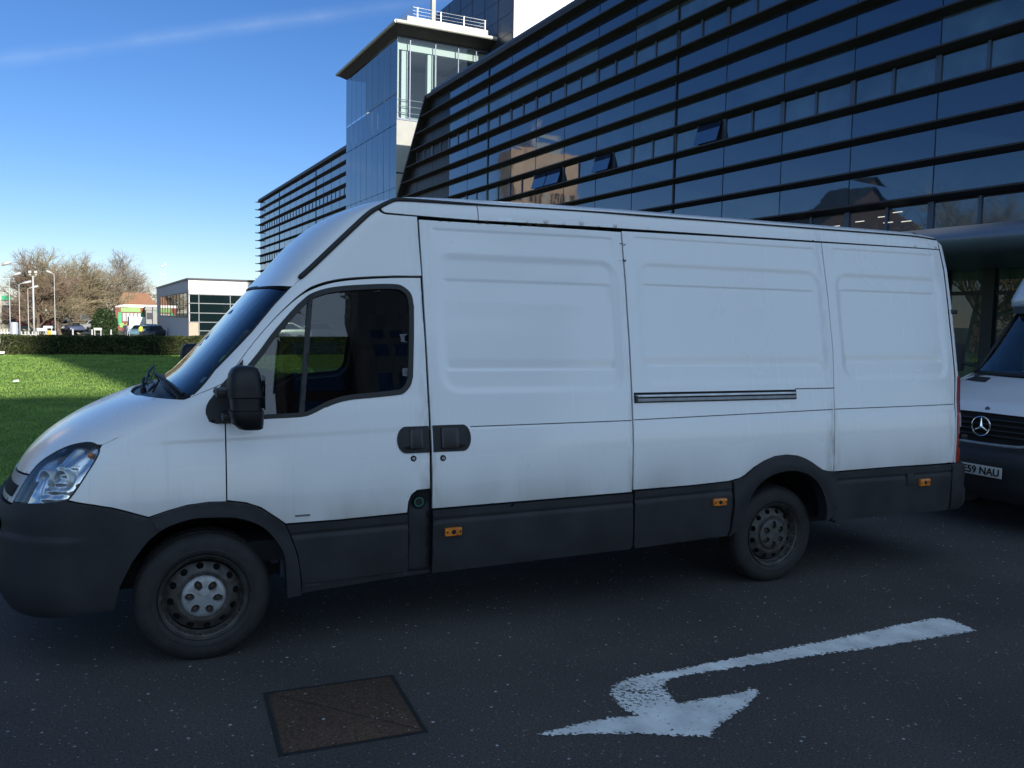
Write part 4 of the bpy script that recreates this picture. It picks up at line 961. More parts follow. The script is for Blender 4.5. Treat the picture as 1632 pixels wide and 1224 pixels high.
for a, z, par in ((1.157, 1.063, dr), (1.339, 1.058, sd)):
    p = S(a, z); p = (p[0], p[1]-(.004 if par is sd else 0), p[2]); g = MB(); g.revolve([(.001, -.006), (.009, -.006), (.010, -.002), (.018, -.002), (.019, .004)], 'y', p, 20); g.build('lock', M['blackplastic'], par, smooth=True, angle=R(40))
    g = MB(); g.revolve([(.001, -.008), (.009, -.0075), (.0095, -.005)], 'y', p, 16); g.build('lock_barrel', M['aluminium'], par)
# narrow bar badge low on the door
surf_box('badge', .468, .552, .770, .781, .003, mat('badge_grey', (.12, .12, .13), .5), dr, bev=.001, n=3)
for (a0, a1, z0, z1) in ((1.342, 1.448, .594, .642), (3.282, 3.390, .641, .690), (5.22, 5.328, .662, .716)):
    ob = surf_box('side_marker', a0, a1, z0, z1, .042, M['amber'], van, .006, n=4)
    g = MB(); p = S((a0+a1)/2, (z0+z1)/2)
    g.revolve([(.001, -.048), (.013, -.046), (.014, -.042)], 'y', p, 12); g.revolve([(.001, -.046), (.006, -.045)], 'y', (a0+.012, p[1], p[2]), 8); g.revolve([(.001, -.046), (.006, -.045)], 'y', (a1-.012, p[1], p[2]), 8)
    g.build('screw', M['black'], ob)
surf_box('cap', 5.088, 5.165, .672, .768, .032, M['trim'], van, .012, n=3)
# side window: rubber, glass, divider, sail panel
wi = inset(WINO, .026)
sl_ = vpatch('window_seal', WINO, M['rubber'], dr, holes=[wi], da=.012, dz=.012, gap=-.004, off=.004, depth=.02, s=.012)
wg = vpatch('side_window', WINO, M['sideglass'], dr, da=.05, dz=.05, gap=.012, off=-.012, depth=0, s=.03)
vpatch('divider', [(.577, 2.0), (.497, 1.315), (.527, 1.315), (.607, 2.02)], M['rubber'], dr, da=.015, dz=.03, gap=0, off=.004, depth=.02)
vpatch('sail_panel', sail, M['blackplastic'], dr, da=.02, dz=.02, gap=0, off=.014, depth=.02)
for ob in (sl_, wg):
    m2 = ob.data.copy(); m2.transform(Matrix.Scale(-1, 4, (0, 1, 0))); m2.transform(Matrix.Translation((0, 2, 0))); m2.flip_normals()
    o2 = bpy.data.objects.new(ob.name.split('.')[0], m2); COL.objects.link(o2); o2.parent = dr2
# door mirrors
def mirror_mesh(far):
    mo = empty('door_mirror', (0, 0, 0)) if False else None
    cy = -.175; X0, X1, Z0, Z1 = .098, .285, 1.295, 1.600
    g = MB(); rows = []
    # head: lofted stack of rounded sections
    secs = [(1.293, .175, .262, .045), (1.300, .150, .272, .07), (1.33, .115, .275, .09), (1.37, .104, .275, .10), (1.395, .102, .273, .10), (1.40, .112, .268, .085), (1.462, .108, .266, .085), (1.468, .094, .276, .10), (1.53, .096, .268, .10), (1.585, .103, .258, .095), (1.612, .118, .246, .075), (1.625, .14, .228, .05)]
    for z, xa, xb, dy in secs:
        cx, hx = (xa+xb)/2, (xb-xa)/2
        rows.append([(cx+hx*math.copysign(abs(math.cos(t))**.6, math.cos(t)), cy+dy*math.copysign(abs(math.sin(t))**.6, math.sin(t)), z) for t in [2*math.pi*k/28 for k in range(28)]])
    g.grid(rows, closed=True); n = 28; g.f += [tuple(range(n))[::-1], tuple((len(secs)-1)*n+k for k in range(n))]; g.m += [0, 0]
    a = MB()
    a.box(.045, -.16, 1.462, .12, .0, 1.502); a.tube([(.06, .03, 1.48), (.06, -.02, 1.48)], .02, 10); a2 = MB(); a2.box(.075, -.16, 1.335, .13, .0, 1.375); a2.tube([(.095, .02, 1.355), (.095, -.02, 1.355)], .02, 10)
    gl = MB(); gl.add([(.2775, cy-.075, 1.40), (.2775, cy+.07, 1.40), (.2775, cy+.07, 1.575), (.2775, cy-.075, 1.575)], [(0, 1, 2, 3)])
    return g, a, a2, gl
for far in (False, True):
    g, a, a2, gl = mirror_mesh(far)
    if far:
        for q in (g, a, a2, gl): q.v = [(x-.03-(.10 if q in (g, gl) else 0), 2-y+(.10 if y < -.06 else 0), z+.03) for x, y, z in q.v]
    h_ = g.build('door_mirror', M['blackplastic'], van, smooth=True, angle=R(42)); a.build('arm', M['blackplastic'], h_, bevel=.006); a2.build('arm', M['blackplastic'], h_, bevel=.006); gl.build('mirror_glass', M['chrome'], h_)
# rear end: corner, doors, lamp, bumper
def rear_ring(z, o=0):
    xe = interp(z, [.8, 1.3, 1.5, 2.1, 2.36, 2.52, 2.60, 2.67], [5.642, 5.662, 5.692, 5.692, 5.687, 5.66, 5.645, 5.60]); y0 = ys(5.64, min(z, 2.61)) + (.0 if z < 2.6 else (z-2.6)*2.5)
    r_ = .085; L_ = []
    for t in np.linspace(0, math.pi/2, 7): L_.append((xe+.004+(r_+o)*math.sin(t), y0+r_-(r_+o)*math.cos(t), z))
    for t in (.25, .5, .75, 1.0): L_.append((xe+.004+r_+o+.02*t, y0+r_+(1-y0-r_)*t, z))
    return L_+[(x, 2-y, zz) for x, y, zz in L_[::-1][1:]]
zz_ = [.81, 1.0, 1.2, 1.28, 1.3, 1.5, 1.8, 2.1, 2.36, 2.50, 2.56, 2.61, 2.65, 2.675]
g = MB(); g.grid([rear_ring(z) for z in zz_]); g.grid([[p for p in rear_ring(2.675)], [(5.4, p[1], 2.64) for p in rear_ring(2.675)]])
rd = g.build('rear_doors', M['paint'], van, smooth=True)
for s_ in (0, 1):
    def lampgrid(za, zb, t0, t1, o, m_, nm, par):
        g = MB(); rows = []
        for z in np.linspace(za, zb, 5):
            rr = rear_ring(z, o)[:7]; rows.append([rr[k] for k in range(t0, t1)])
        inner = [[(x-.006, y+.012, z) for x, y, z in r_] for r_ in rows]
        g.grid(rows); g.grid([rows[0], inner[0]]); g.grid([rows[-1], inner[-1]]); g.grid([[r_[0] for r_ in rows], [r_[0] for r_ in inner]])
        if s_: g.v = [(x, 2-y, z) for x, y, z in g.v]
        return g.build(nm, m_, par, smooth=True, angle=R(40))
    lp = lampgrid(.815, 1.500, 1, 7, .012, M['red'], 'tail_lamp', van)
    lampgrid(1.10, 1.21, 3, 7, .019, mat('clear_lens', (.55, .55, .55), .2), 'reversing_lens', lp); lampgrid(1.215, 1.48, 2, 7, .017, mat('deep_red', (.16, .004, .006), .2, coat=.5), 'brake_lens', lp)
    lampgrid(.83, .93, 2, 7, .018, M['amber'] if False else mat('orange_red', (.42, .04, .015), .25), 'indicator_lens', lp)
for z in (1.02, 2.02):
    g = MB(); g.box(5.72, ys(5.64, z)-.004, z-.018, 5.79, ys(5.64, z)+.03, z+.018); g.build('hinge', M['blackplastic'], van, bevel=.006)
g = MB(); cont = lambda o: [(5.60, -.008), (5.65, -.021), (5.70, -.018), (5.76, .012), (5.80, .06), (5.83, .2), (5.84, 1.0)]
prof_ = [(.44, .02), (.47, .0), (.60, -.0), (.755, .0), (.80, .004), (.812, .02)]
rows = []
for z, o in prof_:
    L_ = [(x-o*.6, y+o, z) for x, y in cont(0)]; rows.append(L_+[(x, 2-y, zz) for x, y, zz in L_[::-1][1:]])
g.grid(rows); g.grid([rows[-1], [(5.60, p[1], .82) for p in rows[-1]]]); g.grid([rows[0], [(5.55, p[1], .45) for p in rows[0]]])
g.build('rear_bumper', M['trim'], van, smooth=True, angle=R(35))
g = MB(); g.box(5.90, .20, .42, 6.02, .34, .56); g.box(5.7, .24, .46, 5.92, .30, .52); g.build('tow_step', M['trim'], van, bevel=.01)
# wheels
def rim_mesh(par, cap_m, rim_m):
    # dished disc with real holes
    outer = [(.200*math.cos(t), .186*math.sin(t)) for t in np.linspace(0, 2*math.pi, 72, endpoint=False)]
    holes = [[(.169*math.cos(t)+.0165*math.cos(u)*math.cos(t)-.020*math.sin(u)*math.sin(t), .169*math.sin(t)+.0165*math.cos(u)*math.sin(t)+.020*math.sin(u)*math.cos(t)) for u in np.linspace(0, 2*math.pi, 14, endpoint=False)] for t in np.linspace(.2, .2+2*math.pi, 12, endpoint=False)]
    V, F = cdt(outer, holes, .009, .009, .008)
    def dep(r): return interp(r, [0, .105, .122, .136, .150, .180, .192, .200], [.034, .034, .034, .030, .036, .052, .060, .064])
    g = MB(); g.add([(x, dep(math.hypot(x, z)), z) for x, z in V], F)
    g.revolve([(.200, .064), (.207, .058), (.210, .030), (.217, .018), (.225, .014), (.227, .002), (.231, .000), (.234, .006), (.232, .016)], 'y', (0, 0, 0), 64)
    g.revolve([(.210, .030), (.204, .15)], 'y', (0, 0, 0), 48); g.build('rim', rim_m, par, smooth=True, angle=R(50))
    g = MB(); g.revolve([(.001, .085), (.19, .085)], 'y', (0, 0, 0), 32); g.build('brake_drum', M['black'], par)
    oc = [(.116*math.cos(t), .116*math.sin(t)) for t in np.linspace(0, 2*math.pi, 48, endpoint=False)]
    hs_ = [[(.073*math.cos(t)+.026*math.cos(u)*math.cos(t)-.020*math.sin(u)*math.sin(t), .073*math.sin(t)+.026*math.cos(u)*math.sin(t)+.020*math.sin(u)*math.cos(t)) for u in np.linspace(0, 2*math.pi, 16, endpoint=False)] for t in np.linspace(math.pi/2+.5, math.pi/2+.5+2*math.pi, 6, endpoint=False)]
    V, F = cdt(oc, hs_, .006, .006, .006); cd = lambda r: interp(r, [0, .04, .095, .110, .116], [.002, .005, .012, .018, .028])
    g = MB(); g.add([(x, cd(math.hypot(x, z)), z) for x, z in V], F)
    for h in hs_: g.grid([[(x, cd(math.hypot(x, z)), z) for x, z in h+[h[0]]], [(x, cd(math.hypot(x, z))+.014, z) for x, z in h+[h[0]]]])
    g.build('hubcap', cap_m, par, smooth=True, angle=R(35))
    g = MB()
    for t in np.linspace(math.pi/2+.5, math.pi/2+.5+2*math.pi, 6, endpoint=False): g.revolve([(.001, .020), (.009, .020), (.011, .024), (.011, .03)], 'y', (.073*math.cos(t), 0, .073*math.sin(t)), 6)
    g.build('wheel_nuts', M['rust'], par)
def wheel(x, y, far, cap_m, rim_m, rot):
    w = empty('wheel', (x, y if not far else 2-y, .352), 0); w.parent = van
    if far: w.rotation_euler = (0, rot, math.pi)
    else: w.rotation_euler = (0, rot, 0)
    g = MB(); g.revolve([(.232, .014), (.240, .004), (.252, -.004), (.262, -.0045), (.264, -.0065), (.268, -.0065), (.270, -.005), (.298, -.006), (.318, .0), (.336, .010), (.347, .022), (.352, .036), (.3535, .10), (.3535, .13), (.352, .185), (.345, .200), (.32, .215), (.23, .205)], 'y', (0, 0, 0), 96)
    for k in range(72):      # tread blocks on the shoulder
        t = 2*math.pi*k/72; c_, s_ = math.cos(t), math.sin(t)
        for (ya, yb, r0, r1) in ((.016, .050, .338, .357), (.056, .088, .350, .358), (.096, .128, .350, .358), (.136, .168, .350, .358)):
            dt = .030; q = []
            for (yy, rr) in ((ya, r0 if ya < .03 else r1), (yb, r1)):
                for d_ in (-dt, dt): q.append((rr*math.cos(t+d_+ya), yy, rr*math.sin(t+d_+ya)))
            for (yy, rr) in ((ya, (r0 if ya < .03 else r1)-.012), (yb, r1-.012)):
                for d_ in (-dt, dt): q.append((rr*math.cos(t+d_+ya), yy, rr*math.sin(t+d_+ya)))
            g.add(q, [(0, 1, 3, 2), (0, 2, 6, 4), (1, 5, 7, 3), (0, 4, 5, 1), (2, 3, 7, 6)])
    ty = g.build('tyre', M['tyre'], w, smooth=True, angle=R(38))
    rim_mesh(w, cap_m, rim_m)
wheel(-.012, .035, False, M['hubcap'], M['steelrim'], .1); wheel(3.94, .105, False, M['hubcap2'], M['steelrim'], .5)
wheel(-.012, .035, True, M['hubcap'], M['steelrim'], .3); wheel(3.94, .105, True, M['hubcap2'], M['steelrim'], .7)
# cab interior
g = MB(); g.prism([(.12, .5), (1.88, .5), (1.88, 1.3), (1.72, 2.0), (1.62, 2.45), (.38, 2.45), (.28, 2.0), (.12, 1.3)], 'x', 1.36, 1.40); g.build('bulkhead', M['inner_dark'], van)
g = MB(); g.box(-.1, .12, .5, 1.36, 1.88, .62); g.build('cab_floor', M['black'], van)
g = MB(); g.prism([(-.12, 1.0), (.35, 1.0), (.42, 1.1), (.40, 1.28), (.30, 1.36), (.05, 1.40), (-.10, 1.41)], 'y', .12, 1.88); g.build('dashboard', M['dash'], van, bevel=.015)
def seat(y0, y1, nm='seat'):
    g = MB(); g.box(.66, y0, .85, 1.16, y1, 1.02); g.prism([(1.10, .95), (1.24, .95), (1.32, 1.62), (1.22, 1.66)], 'y', y0+.02, y1-.02); s_ = g.build(nm, M['seat'], van, bevel=.035)
    c_ = (y0+y1)/2; g = MB(); g.prism([(1.235, 1.70), (1.32, 1.70), (1.335, 1.90), (1.27, 1.91)], 'y', c_-.13, c_+.13); g.tube([(1.28, c_-.06, 1.6), (1.29, c_-.06, 1.75)], .008, 6); g.tube([(1.28, c_+.06, 1.6), (1.29, c_+.06, 1.75)], .008, 6); g.build('headrest', M['seat'], s_, bevel=.03)
seat(.24, .68); seat(.70, 1.10); seat(1.28, 1.76)
g = MB(); c0 = Vector((.56, 1.5, 1.36)); ax = Vector((-.55, 0, .83)).normalized(); e1 = Vector((0, 1, 0)); e2 = ax.cross(e1)
g.tube([c0+(e1*math.cos(t)+e2*math.sin(t))*.19 for t in np.linspace(0, 2*math.pi, 33)], .014, 8); g.tube([c0-e1*.19, c0+e1*.19], .016, 6); g.tube([c0, c0+ax*-.25], .03, 8); g.build('steering_wheel', M['blackplastic'], van, smooth=True)
g = MB(); g.tube([(1.18, .26, 2.0), (1.16, .30, 1.6), (1.05, .45, 1.05)], .012, 6); g.build('seat_belt', mat('belt_grey', (.03, .03, .03), .9), van)
M['paper'] = mat('white_paper', (.62, .66, .60), .7)
# parking discs and stickers inside the windscreen, near side
for (a0, a1, z0, z1, m_) in ((-.19, -.14, 1.47, 1.50, M['paper']), (-.30, -.25, 1.52, 1.55, M['paper'])):
    vpatch('sticker', [(a0, z0), (a1, z0), (a1+.02, z1), (a0+.02, z1)], m_, da=.02, dz=.01, gap=0, off=-.012, depth=0)

# chips of rust and grime along the roof joint, a scuffed dent by the cab joint
random.seed(2); g = MB()
for (x, z, n_) in ((2.02, 2.502, 12), (2.1, 2.502, 10), (2.13, 2.503, 8), (4.30, 2.516, 7), (2.668, 2.30, 6), (2.672, 2.41, 5), (1.70, 2.505, 4)):
    for k in range(n_):
        a, zz = x+random.gauss(0, .03), z+random.gauss(0, .004); p = Vector(S(a, zz)); s_ = random.uniform(.002, .005)
        g.add([(p.x-s_*1.6, p.y-.0015, p.z-s_), (p.x+s_*1.6, p.y-.0015, p.z-s_*.6), (p.x+s_, p.y-.0015, p.z+s_), (p.x-s_, p.y-.0015, p.z+s_*.8)], [(0, 1, 2, 3)])
g.build('rust_chips', mat('rust_chip', (.05, .028, .016), .9), van)

vpatch('bumper_grille', [(-1.30, .742), (-1.19, .735), (-1.09, .715), (-1.02, .66), (-1.02, .56), (-1.10, .52), (-1.22, .51), (-1.30, .51)]+cen(.51, .742, 4), M['black'], da=.02, dz=.02, merge=True, gap=0, off=.026, depth=.01)

# ---------------------------------------------------------------- white van behind, nose only partly in view
spr = empty('box_van', (7.70, 5.29, -.02), 0, 'white box van with a three-pointed star grille parked behind the large van', 'van')
W2 = .97
_sx = pchip([.25, .45, .62, .74, .76, 1.09, 1.13, 1.18, 1.26, 1.34, 1.40, 1.44, 2.14], [.02, -.08, -.09, -.05, .01, .06, .10, .17, .42, .72, .98, 1.04, 1.66])
def nose(y, z, o=0): return (_sx(z)+(.30 if z < 1.4 else .22)*abs(y/W2)**3-o, y, z)
def npatch(name, poly, m_, par=None, o=0, dy=.05, dz=.03, dep=.03, gap=0, taper=True):
    V, F = cdt(inset(poly, gap) if gap else poly, [], dy, dz, min(dy, dz)); P = [nose(y, z, o) for y, z in V]
    g = MB(); g.add(P, F); ec = {}
    for f in F:
        for i in range(3): a, b = f[i], f[(i+1) % 3]; k = (min(a, b), max(a, b)); ec[k] = ec.get(k, 0)+1
    for (a, b), c in ec.items():
        if c == 1: g.add([P[a], P[b], (P[b][0]+dep, P[b][1], P[b][2]), (P[a][0]+dep, P[a][1], P[a][2])], [(0, 1, 2, 3)])
    return g.build(name, m_, par or spr, smooth=True, angle=R(40))
M['paint2'] = mat('clean_white_paint', (.70, .71, .72), .3, coat=.5, var=.04, vscale=2)
M['bumper2'] = mat('dark_bumper_plastic', (.018, .019, .022), .5)
npatch('bonnet', [(-.80, 1.11), (-.46, 1.10), (0, 1.105), (.46, 1.10), (.80, 1.11), (.90, 1.25), (.93, 1.40), (-.93, 1.40), (-.90, 1.25)], M['paint2'], dz=.015)
hl2 = lambda s: [(s*.47, 1.095), (s*.80, 1.12), (s*.95, 1.20), (s*.955, 1.05), (s*.85, .90), (s*.50, .86)]
for s_ in (1, -1): npatch('headlight', hl2(s_) if s_ > 0 else hl2(s_)[::-1], M['reflector'], gap=.004, dz=.03)
npatch('grille', [(-.46, 1.10), (-.49, .86), (-.40, .82), (.40, .82), (.49, .86), (.46, 1.10)], M['black'], o=-.02, dz=.03)
for z in (.89, .94, .99, 1.04): 
    g = MB(); g.tube([nose(y, z, -.012) for y in np.linspace(-.45, .45, 16)], .012, 6); g.build('grille_bar', M['bumper2'], spr, smooth=True)
g = MB(); pth = [(-.47, 1.09), (-.485, .95), (-.475, .87), (-.42, .825), (-.3, .812), (0, .806), (.3, .812), (.42, .825), (.475, .87), (.485, .95), (.47, 1.09)]
g.tube([nose(p.x, p.y, .006) for p in densify([(a, b, 0) for a, b in pth], 4)], .017, 8); g.build('grille_trim', M['silver'], spr, smooth=True)
npatch('front_bumper', [(-.97, .30), (.97, .30), (.97, 1.0), (.86, .89), (.50, .85), (.40, .80), (-.40, .80), (-.50, .85), (-.86, .89), (-.97, 1.0)], M['bumper2'], o=.02, dz=.03, dep=.2)
# star badge
sb = MB(); cx_, cy_, cz_ = nose(0, .972, .018)
sb.revolve([(.092+.007*math.cos(t), .007*math.sin(t)) for t in np.linspace(0, 2*math.pi, 9)], 'x', (cx_, cy_, cz_), 40)
for k in range(3):
    t = math.pi/2+k*2*math.pi/3; d = (math.cos(t), math.sin(t)); n_ = (-d[1], d[0])
    tip = (cx_, cy_+d[0]*.092, cz_+d[1]*.092); l = (cx_, cy_+n_[0]*.013-d[0]*.004, cz_+n_[1]*.013-d[1]*.004); r_ = (cx_, cy_-n_[0]*.013-d[0]*.004, cz_-n_[1]*.013-d[1]*.004); ap = (cx_-.014, cy_, cz_)
    sb.add([tip, l, r_, ap], [(0, 1, 3), (0, 3, 2), (0, 2, 1)])
sb.build('star_badge', M['chrome'], spr)
g = MB(); p = nose(.0, 1.135, .004); g.revolve([(.001, -.004), (.022, -.003), (.025, .006)], 'x', p, 20); bo = g.build('bonnet_badge', M['mullgrey'], spr, smooth=True)
for s_ in (1, -1): npatch('vent', [(s_*.50, 1.345), (s_*.84, 1.345), (s_*.86, 1.385), (s_*.58, 1.385)][::s_], M['black'], o=.006, dz=.02, dep=.01)
# plate with its characters
pl = empty('number_plate', nose(-.10, .575, .045)); pl.parent = spr
g = MB(); g.box(0, -.235, -.050, .008, .235, .050); g.build('plate', mat('plate_white', (.55, .55, .52), .5), pl, bevel=.003)
cu = bpy.data.curves.new('plate_text', 'FONT'); cu.body = 'YE59 NAU'; cu.size = .098; cu.align_x = 'CENTER'; cu.align_y = 'CENTER'; cu.extrude = .0015; cu.space_character = 1.0; cu.offset = .0016
tob = bpy.data.objects.new('tmp', cu); COL.objects.link(tob)
me = bpy.data.meshes.new_from_object(tob); bpy.data.objects.remove(tob)
bm = bmesh.new(); bm.from_mesh(me); xs_ = [v.co.x for v in bm.verts]; sc = .425/(max(xs_)-min(xs_)); ys_ = [v.co.y for v in bm.verts]; sy = .070/(max(ys_)-min(ys_)); my = (max(ys_)+min(ys_))/2; mxx = (max(xs_)+min(xs_))/2
for v in bm.verts: v.co = Vector((-.003-v.co.z, -(v.co.x-mxx)*sc, (v.co.y-my)*sy))
bm.to_mesh(me); bm.free(); me.materials.append(M['black'])
tx_ = bpy.data.objects.new('lettering', me); COL.objects.link(tx_); tx_.parent = pl
# windscreen, cab, box
wp = [(-.86, 1.44), (.86, 1.44), (.76, 2.12), (-.76, 2.12)]
npatch('windscreen', wp, M['screen'], o=.0, dz=.05, dep=.0)
g = MB(); g.tube([nose(y, z, .004) for y, z in ((.92, 1.42), (.90, 1.5), (.80, 2.12))], .02, 8); g.tube([nose(y, z, .004) for y, z in ((-.92, 1.42), (-.90, 1.5), (-.80, 2.12))], .02, 8)
g.tube([nose(y, 1.425, -.01) for y in np.linspace(-.9, .9, 12)], .022, 8); g.build('windscreen_seal', M['rubber'], spr, smooth=True)
for s_ in (1, -1):
    g = MB(); L1 = [nose(s_*y, z, -.01) for y, z in ((.93, 1.42), (.91, 1.5), (.865, 1.8), (.81, 2.13))]; g.grid([L1, [(p[0]+.12, s_*.97-s_*(p[2]-1.4)*.10, p[2]) for p in L1]]); 
    g.build('pillar', M['paint2'], spr, smooth=True)
    g = MB(); sp_l = [(nose(.97*s_, z)[0], s_*.97, z) for z in np.linspace(.35, 1.41, 12)]; g.grid([sp_l, [(2.2, s_*(.99), p[2]) for p in sp_l]]); g.build('door', M['paint2'], spr, smooth=True)
    g = MB(); g.add([(1.3, s_*.965, 1.42), (2.15, s_*.965, 1.42), (2.15, s_*.90, 2.1), (1.85, s_*.90, 2.1)], [(0, 1, 2, 3)]); g.build('side_window', M['sideglass'], spr)
    g = MB(); g.box(1.10, s_*1.04, 1.42, 1.20, s_*1.24, 1.74); mb_ = g.build('door_mirror', M['bumper2'], spr, bevel=.03); g = MB(); g.tube([(1.2, s_*.95, 1.5), (1.15, s_*1.1, 1.52)], .015, 6); g.build('arm', M['bumper2'], mb_)
    for xw in (1.0, 4.6):
        w = empty('wheel', (xw, s_*.95, .34)); w.parent = spr
        g = MB(); g.revolve([(.2, 0), (.24, -s_*.0), (.33, s_*.0), (.345, -s_*.03), (.345, -s_*.19), (.32, -s_*.21), (.2, -s_*.2)], 'y', (0, 0, 0), 40); g.build('tyre', M['tyre'], w, smooth=True, angle=R(40))
        g = MB(); g.revolve([(.001, -.02*s_), (.1, -.02*s_), (.17, -.05*s_), (.21, 0)], 'y', (0, 0, 0), 32); g.build('rim', M['steelrim'], w, smooth=True)
g = MB(); g.box(.25, -.9, .28, 6.2, .9, .5); g.box(2.19, -.93, .5, 2.23, .93, 2.1); g.build('chassis', M['black'], spr)
g = MB(); g.box(2.25, -1.06, .78, 6.3, 1.06, 3.15); g.build('cargo_box', M['paint2'], spr, bevel=.03)
g = MB(); rows = []
for z, ins in ((2.14, .08), (2.17, .03), (2.24, .0), (2.4, .03), (2.7, .14), (2.95, .28), (3.05, .45)):
    r_ = []
    for t in np.linspace(0, math.pi, 25): wz = 1.05-.30*max(0, z-2.25); r_.append((2.22+.25*max(0, z-2.2)-(.62-ins)*abs(math.sin(t))**.75, wz*math.copysign(abs(math.cos(t))**.45, math.cos(t)), z))
    rows.append(r_)
g.grid(rows); n = 25; g.f += [tuple(range(n)), tuple((len(rows)-1)*n+k for k in range(n))[::-1]]; g.m += [0, 0]; g.build('overcab_pod', M['paint2'], spr, smooth=True, angle=R(60))
g = MB(); g.box(1.62, -.80, 2.08, 2.3, .80, 2.16); g.prism([(1.0, .9), (1.5, .9), (1.45, 1.35), (1.1, 1.40)], 'y', -.85, .85); g.build('dashboard', M['dash'], spr)
for y in (-.45, .45):
    g = MB(); g.box(1.9, y-.22, 1.0, 2.12, y+.22, 1.68); g.box(1.95, y-.12, 1.7, 2.06, y+.12, 1.92); g.build('seat', M['seat'], spr, bevel=.04)

# ---------------------------------------------------------------- hedge, fence, planting, street things
def leafmass(m, x0, x1, y0, y1, z0, z1, n, sz, seed=1, lump=.06, bushy=False):
    r_ = random.Random(seed)
    for i in range(n):
        f = r_.random(); 
        x = r_.uniform(x0, x1); 
        if bushy:
            u, v = r_.uniform(0, 2*math.pi), math.acos(r_.uniform(-.35, 1)); k = r_.uniform(.72, 1.02)+.12*noise.noise(Vector((u*2, v*3, seed)))
            cx, cy, hx, hy, hz = (x0+x1)/2, (y0+y1)/2, (x1-x0)/2, (y1-y0)/2, (z1-z0)/1.35
            p = Vector((cx+hx*k*math.sin(v)*math.cos(u), cy+hy*k*math.sin(v)*math.sin(u), z0+.35*hz*.9+hz*k*math.cos(v)*.95))
        else:
            if f < .55: p = Vector((x, y0+abs(r_.gauss(0, .05)), r_.uniform(z0, z1)))
            elif f < .9: p = Vector((x, r_.uniform(y0, y1), z1-abs(r_.gauss(0, .03))))
            else: p = Vector((x0 if r_.random() < .5 else x1, r_.uniform(y0, y1), r_.uniform(z0, z1)))
            q = noise.noise(Vector((p.x*1.7, p.y*1.7, p.z*2.3)))*lump; p.y -= q; p.z += q*(1 if f >= .55 else 0)
        a = Vector((r_.gauss(0, 1), r_.gauss(0, 1), r_.gauss(0, 1))).normalized(); b = a.orthogonal().normalized(); c = a.cross(b); s = sz*r_.uniform(.6, 1.4)
        m.add([p-b*s, p-c*s*.5, p+b*s, p+c*s*.5], [(0, 1, 2, 3)])
M['hedge'] = mat('hedge_leaf', (.075, .092, .026), .6, spec=.25, vscale=2.2, col2=(.022, .036, .010), det=6)
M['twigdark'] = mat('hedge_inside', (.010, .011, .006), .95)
hg = empty('hedge', (4, 40.4, 0), 0, 'long clipped dark green hedge along the back of the lawn', 'hedge')
m = MB(); leafmass(m, -6.85, 8, -.55, .55, .0, .83, 26000, .040, 3)
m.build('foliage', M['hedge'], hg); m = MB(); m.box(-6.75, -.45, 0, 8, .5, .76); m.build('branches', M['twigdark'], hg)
hg2 = empty('hedge', (-4.2, 40.4, 0), 0, 'short thin hedge stub left of the gap at the lawn corner', 'hedge')
M['hedge2'] = mat('thin_hedge_leaf', (.09, .10, .03), .6, vscale=3, col2=(.03, .04, .015))
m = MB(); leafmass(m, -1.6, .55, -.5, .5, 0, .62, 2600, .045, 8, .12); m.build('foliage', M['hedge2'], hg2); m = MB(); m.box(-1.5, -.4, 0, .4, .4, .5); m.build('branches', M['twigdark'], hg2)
M['drytwig'] = mat('dry_twig', (.22, .18, .12), .9)
m = MB(); r_ = random.Random(4)
for i in range(260):
    x, y = r_.gauss(-3.15, .22), 40.1+r_.uniform(-.3, .3); m.tube([(x, y, .02), (x+r_.gauss(0, .12), y+r_.gauss(0, .1), r_.uniform(.25, .62))], .007, 3, False)
tag(m.build('dry_shrub', M['drytwig']), 'pale dry twiggy shrub in the gap between the hedges', 'shrub')
m = MB(); m.add([(-2.92, 39.6, .11), (-2.72, 39.55, .11), (-2.70, 39.62, .2), (-2.88, 39.66, .2)], [(0, 1, 2, 3)]); tag(m.build('litter', M['paper']), 'white scrap of litter lying at the foot of the hedge', 'litter')
m = MB(); m.add([(-1.50, 23.9, .14), (-1.34, 23.88, .14), (-1.36, 23.98, .19), (-1.47, 23.99, .17)], [(0, 1, 2, 3)]); tag(m.build('litter', M['paper']), 'small white scrap of litter out on the sunlit grass', 'litter')
# white picket fence and grey cylinder at the far left
M['whitepaint'] = mat('white_gloss', (.48, .48, .47), .5)
def fence(x0, x1, y, z0, z1, label):
    f = empty('picket_fence', ((x0+x1)/2, y, z0), 0, label, 'fence'); n = int((x1-x0)/.16); L_ = (x1-x0)/2
    for k in range(n+1):
        g = MB(); x = -L_+k*2*L_/n; g.box(x-.035, -.02, 0, x+.035, .02, z1-z0); g.build('picket', M['whitepaint'], f)
    g = MB(); g.box(-L_, .021, .15, L_, .05, .22); g.box(-L_, .021, z1-z0-.25, L_, .05, z1-z0-.18); g.build('rail', M['whitepaint'], f)
fence(-5.2, -3.9, 62, -.3, .62, 'white picket fence left of the grey cylinder'); fence(-3.3, -2.5, 62, -.3, .50, 'white picket fence right of the grey cylinder')
M['greymetal'] = mat('grey_painted_metal', (.40, .44, .50), .45, var=.15, vscale=2)
g = MB(); g.revolve([(.001, 1.1), (.19, 1.1), (.21, 1.07), (.21, -.3)], 'z', (-3.57, 60, 0), 32); tag(g.build('cylinder_bin', M['greymetal'], smooth=True, angle=R(40)), 'tall grey metal cylinder standing between the white fences', 'cylinder')
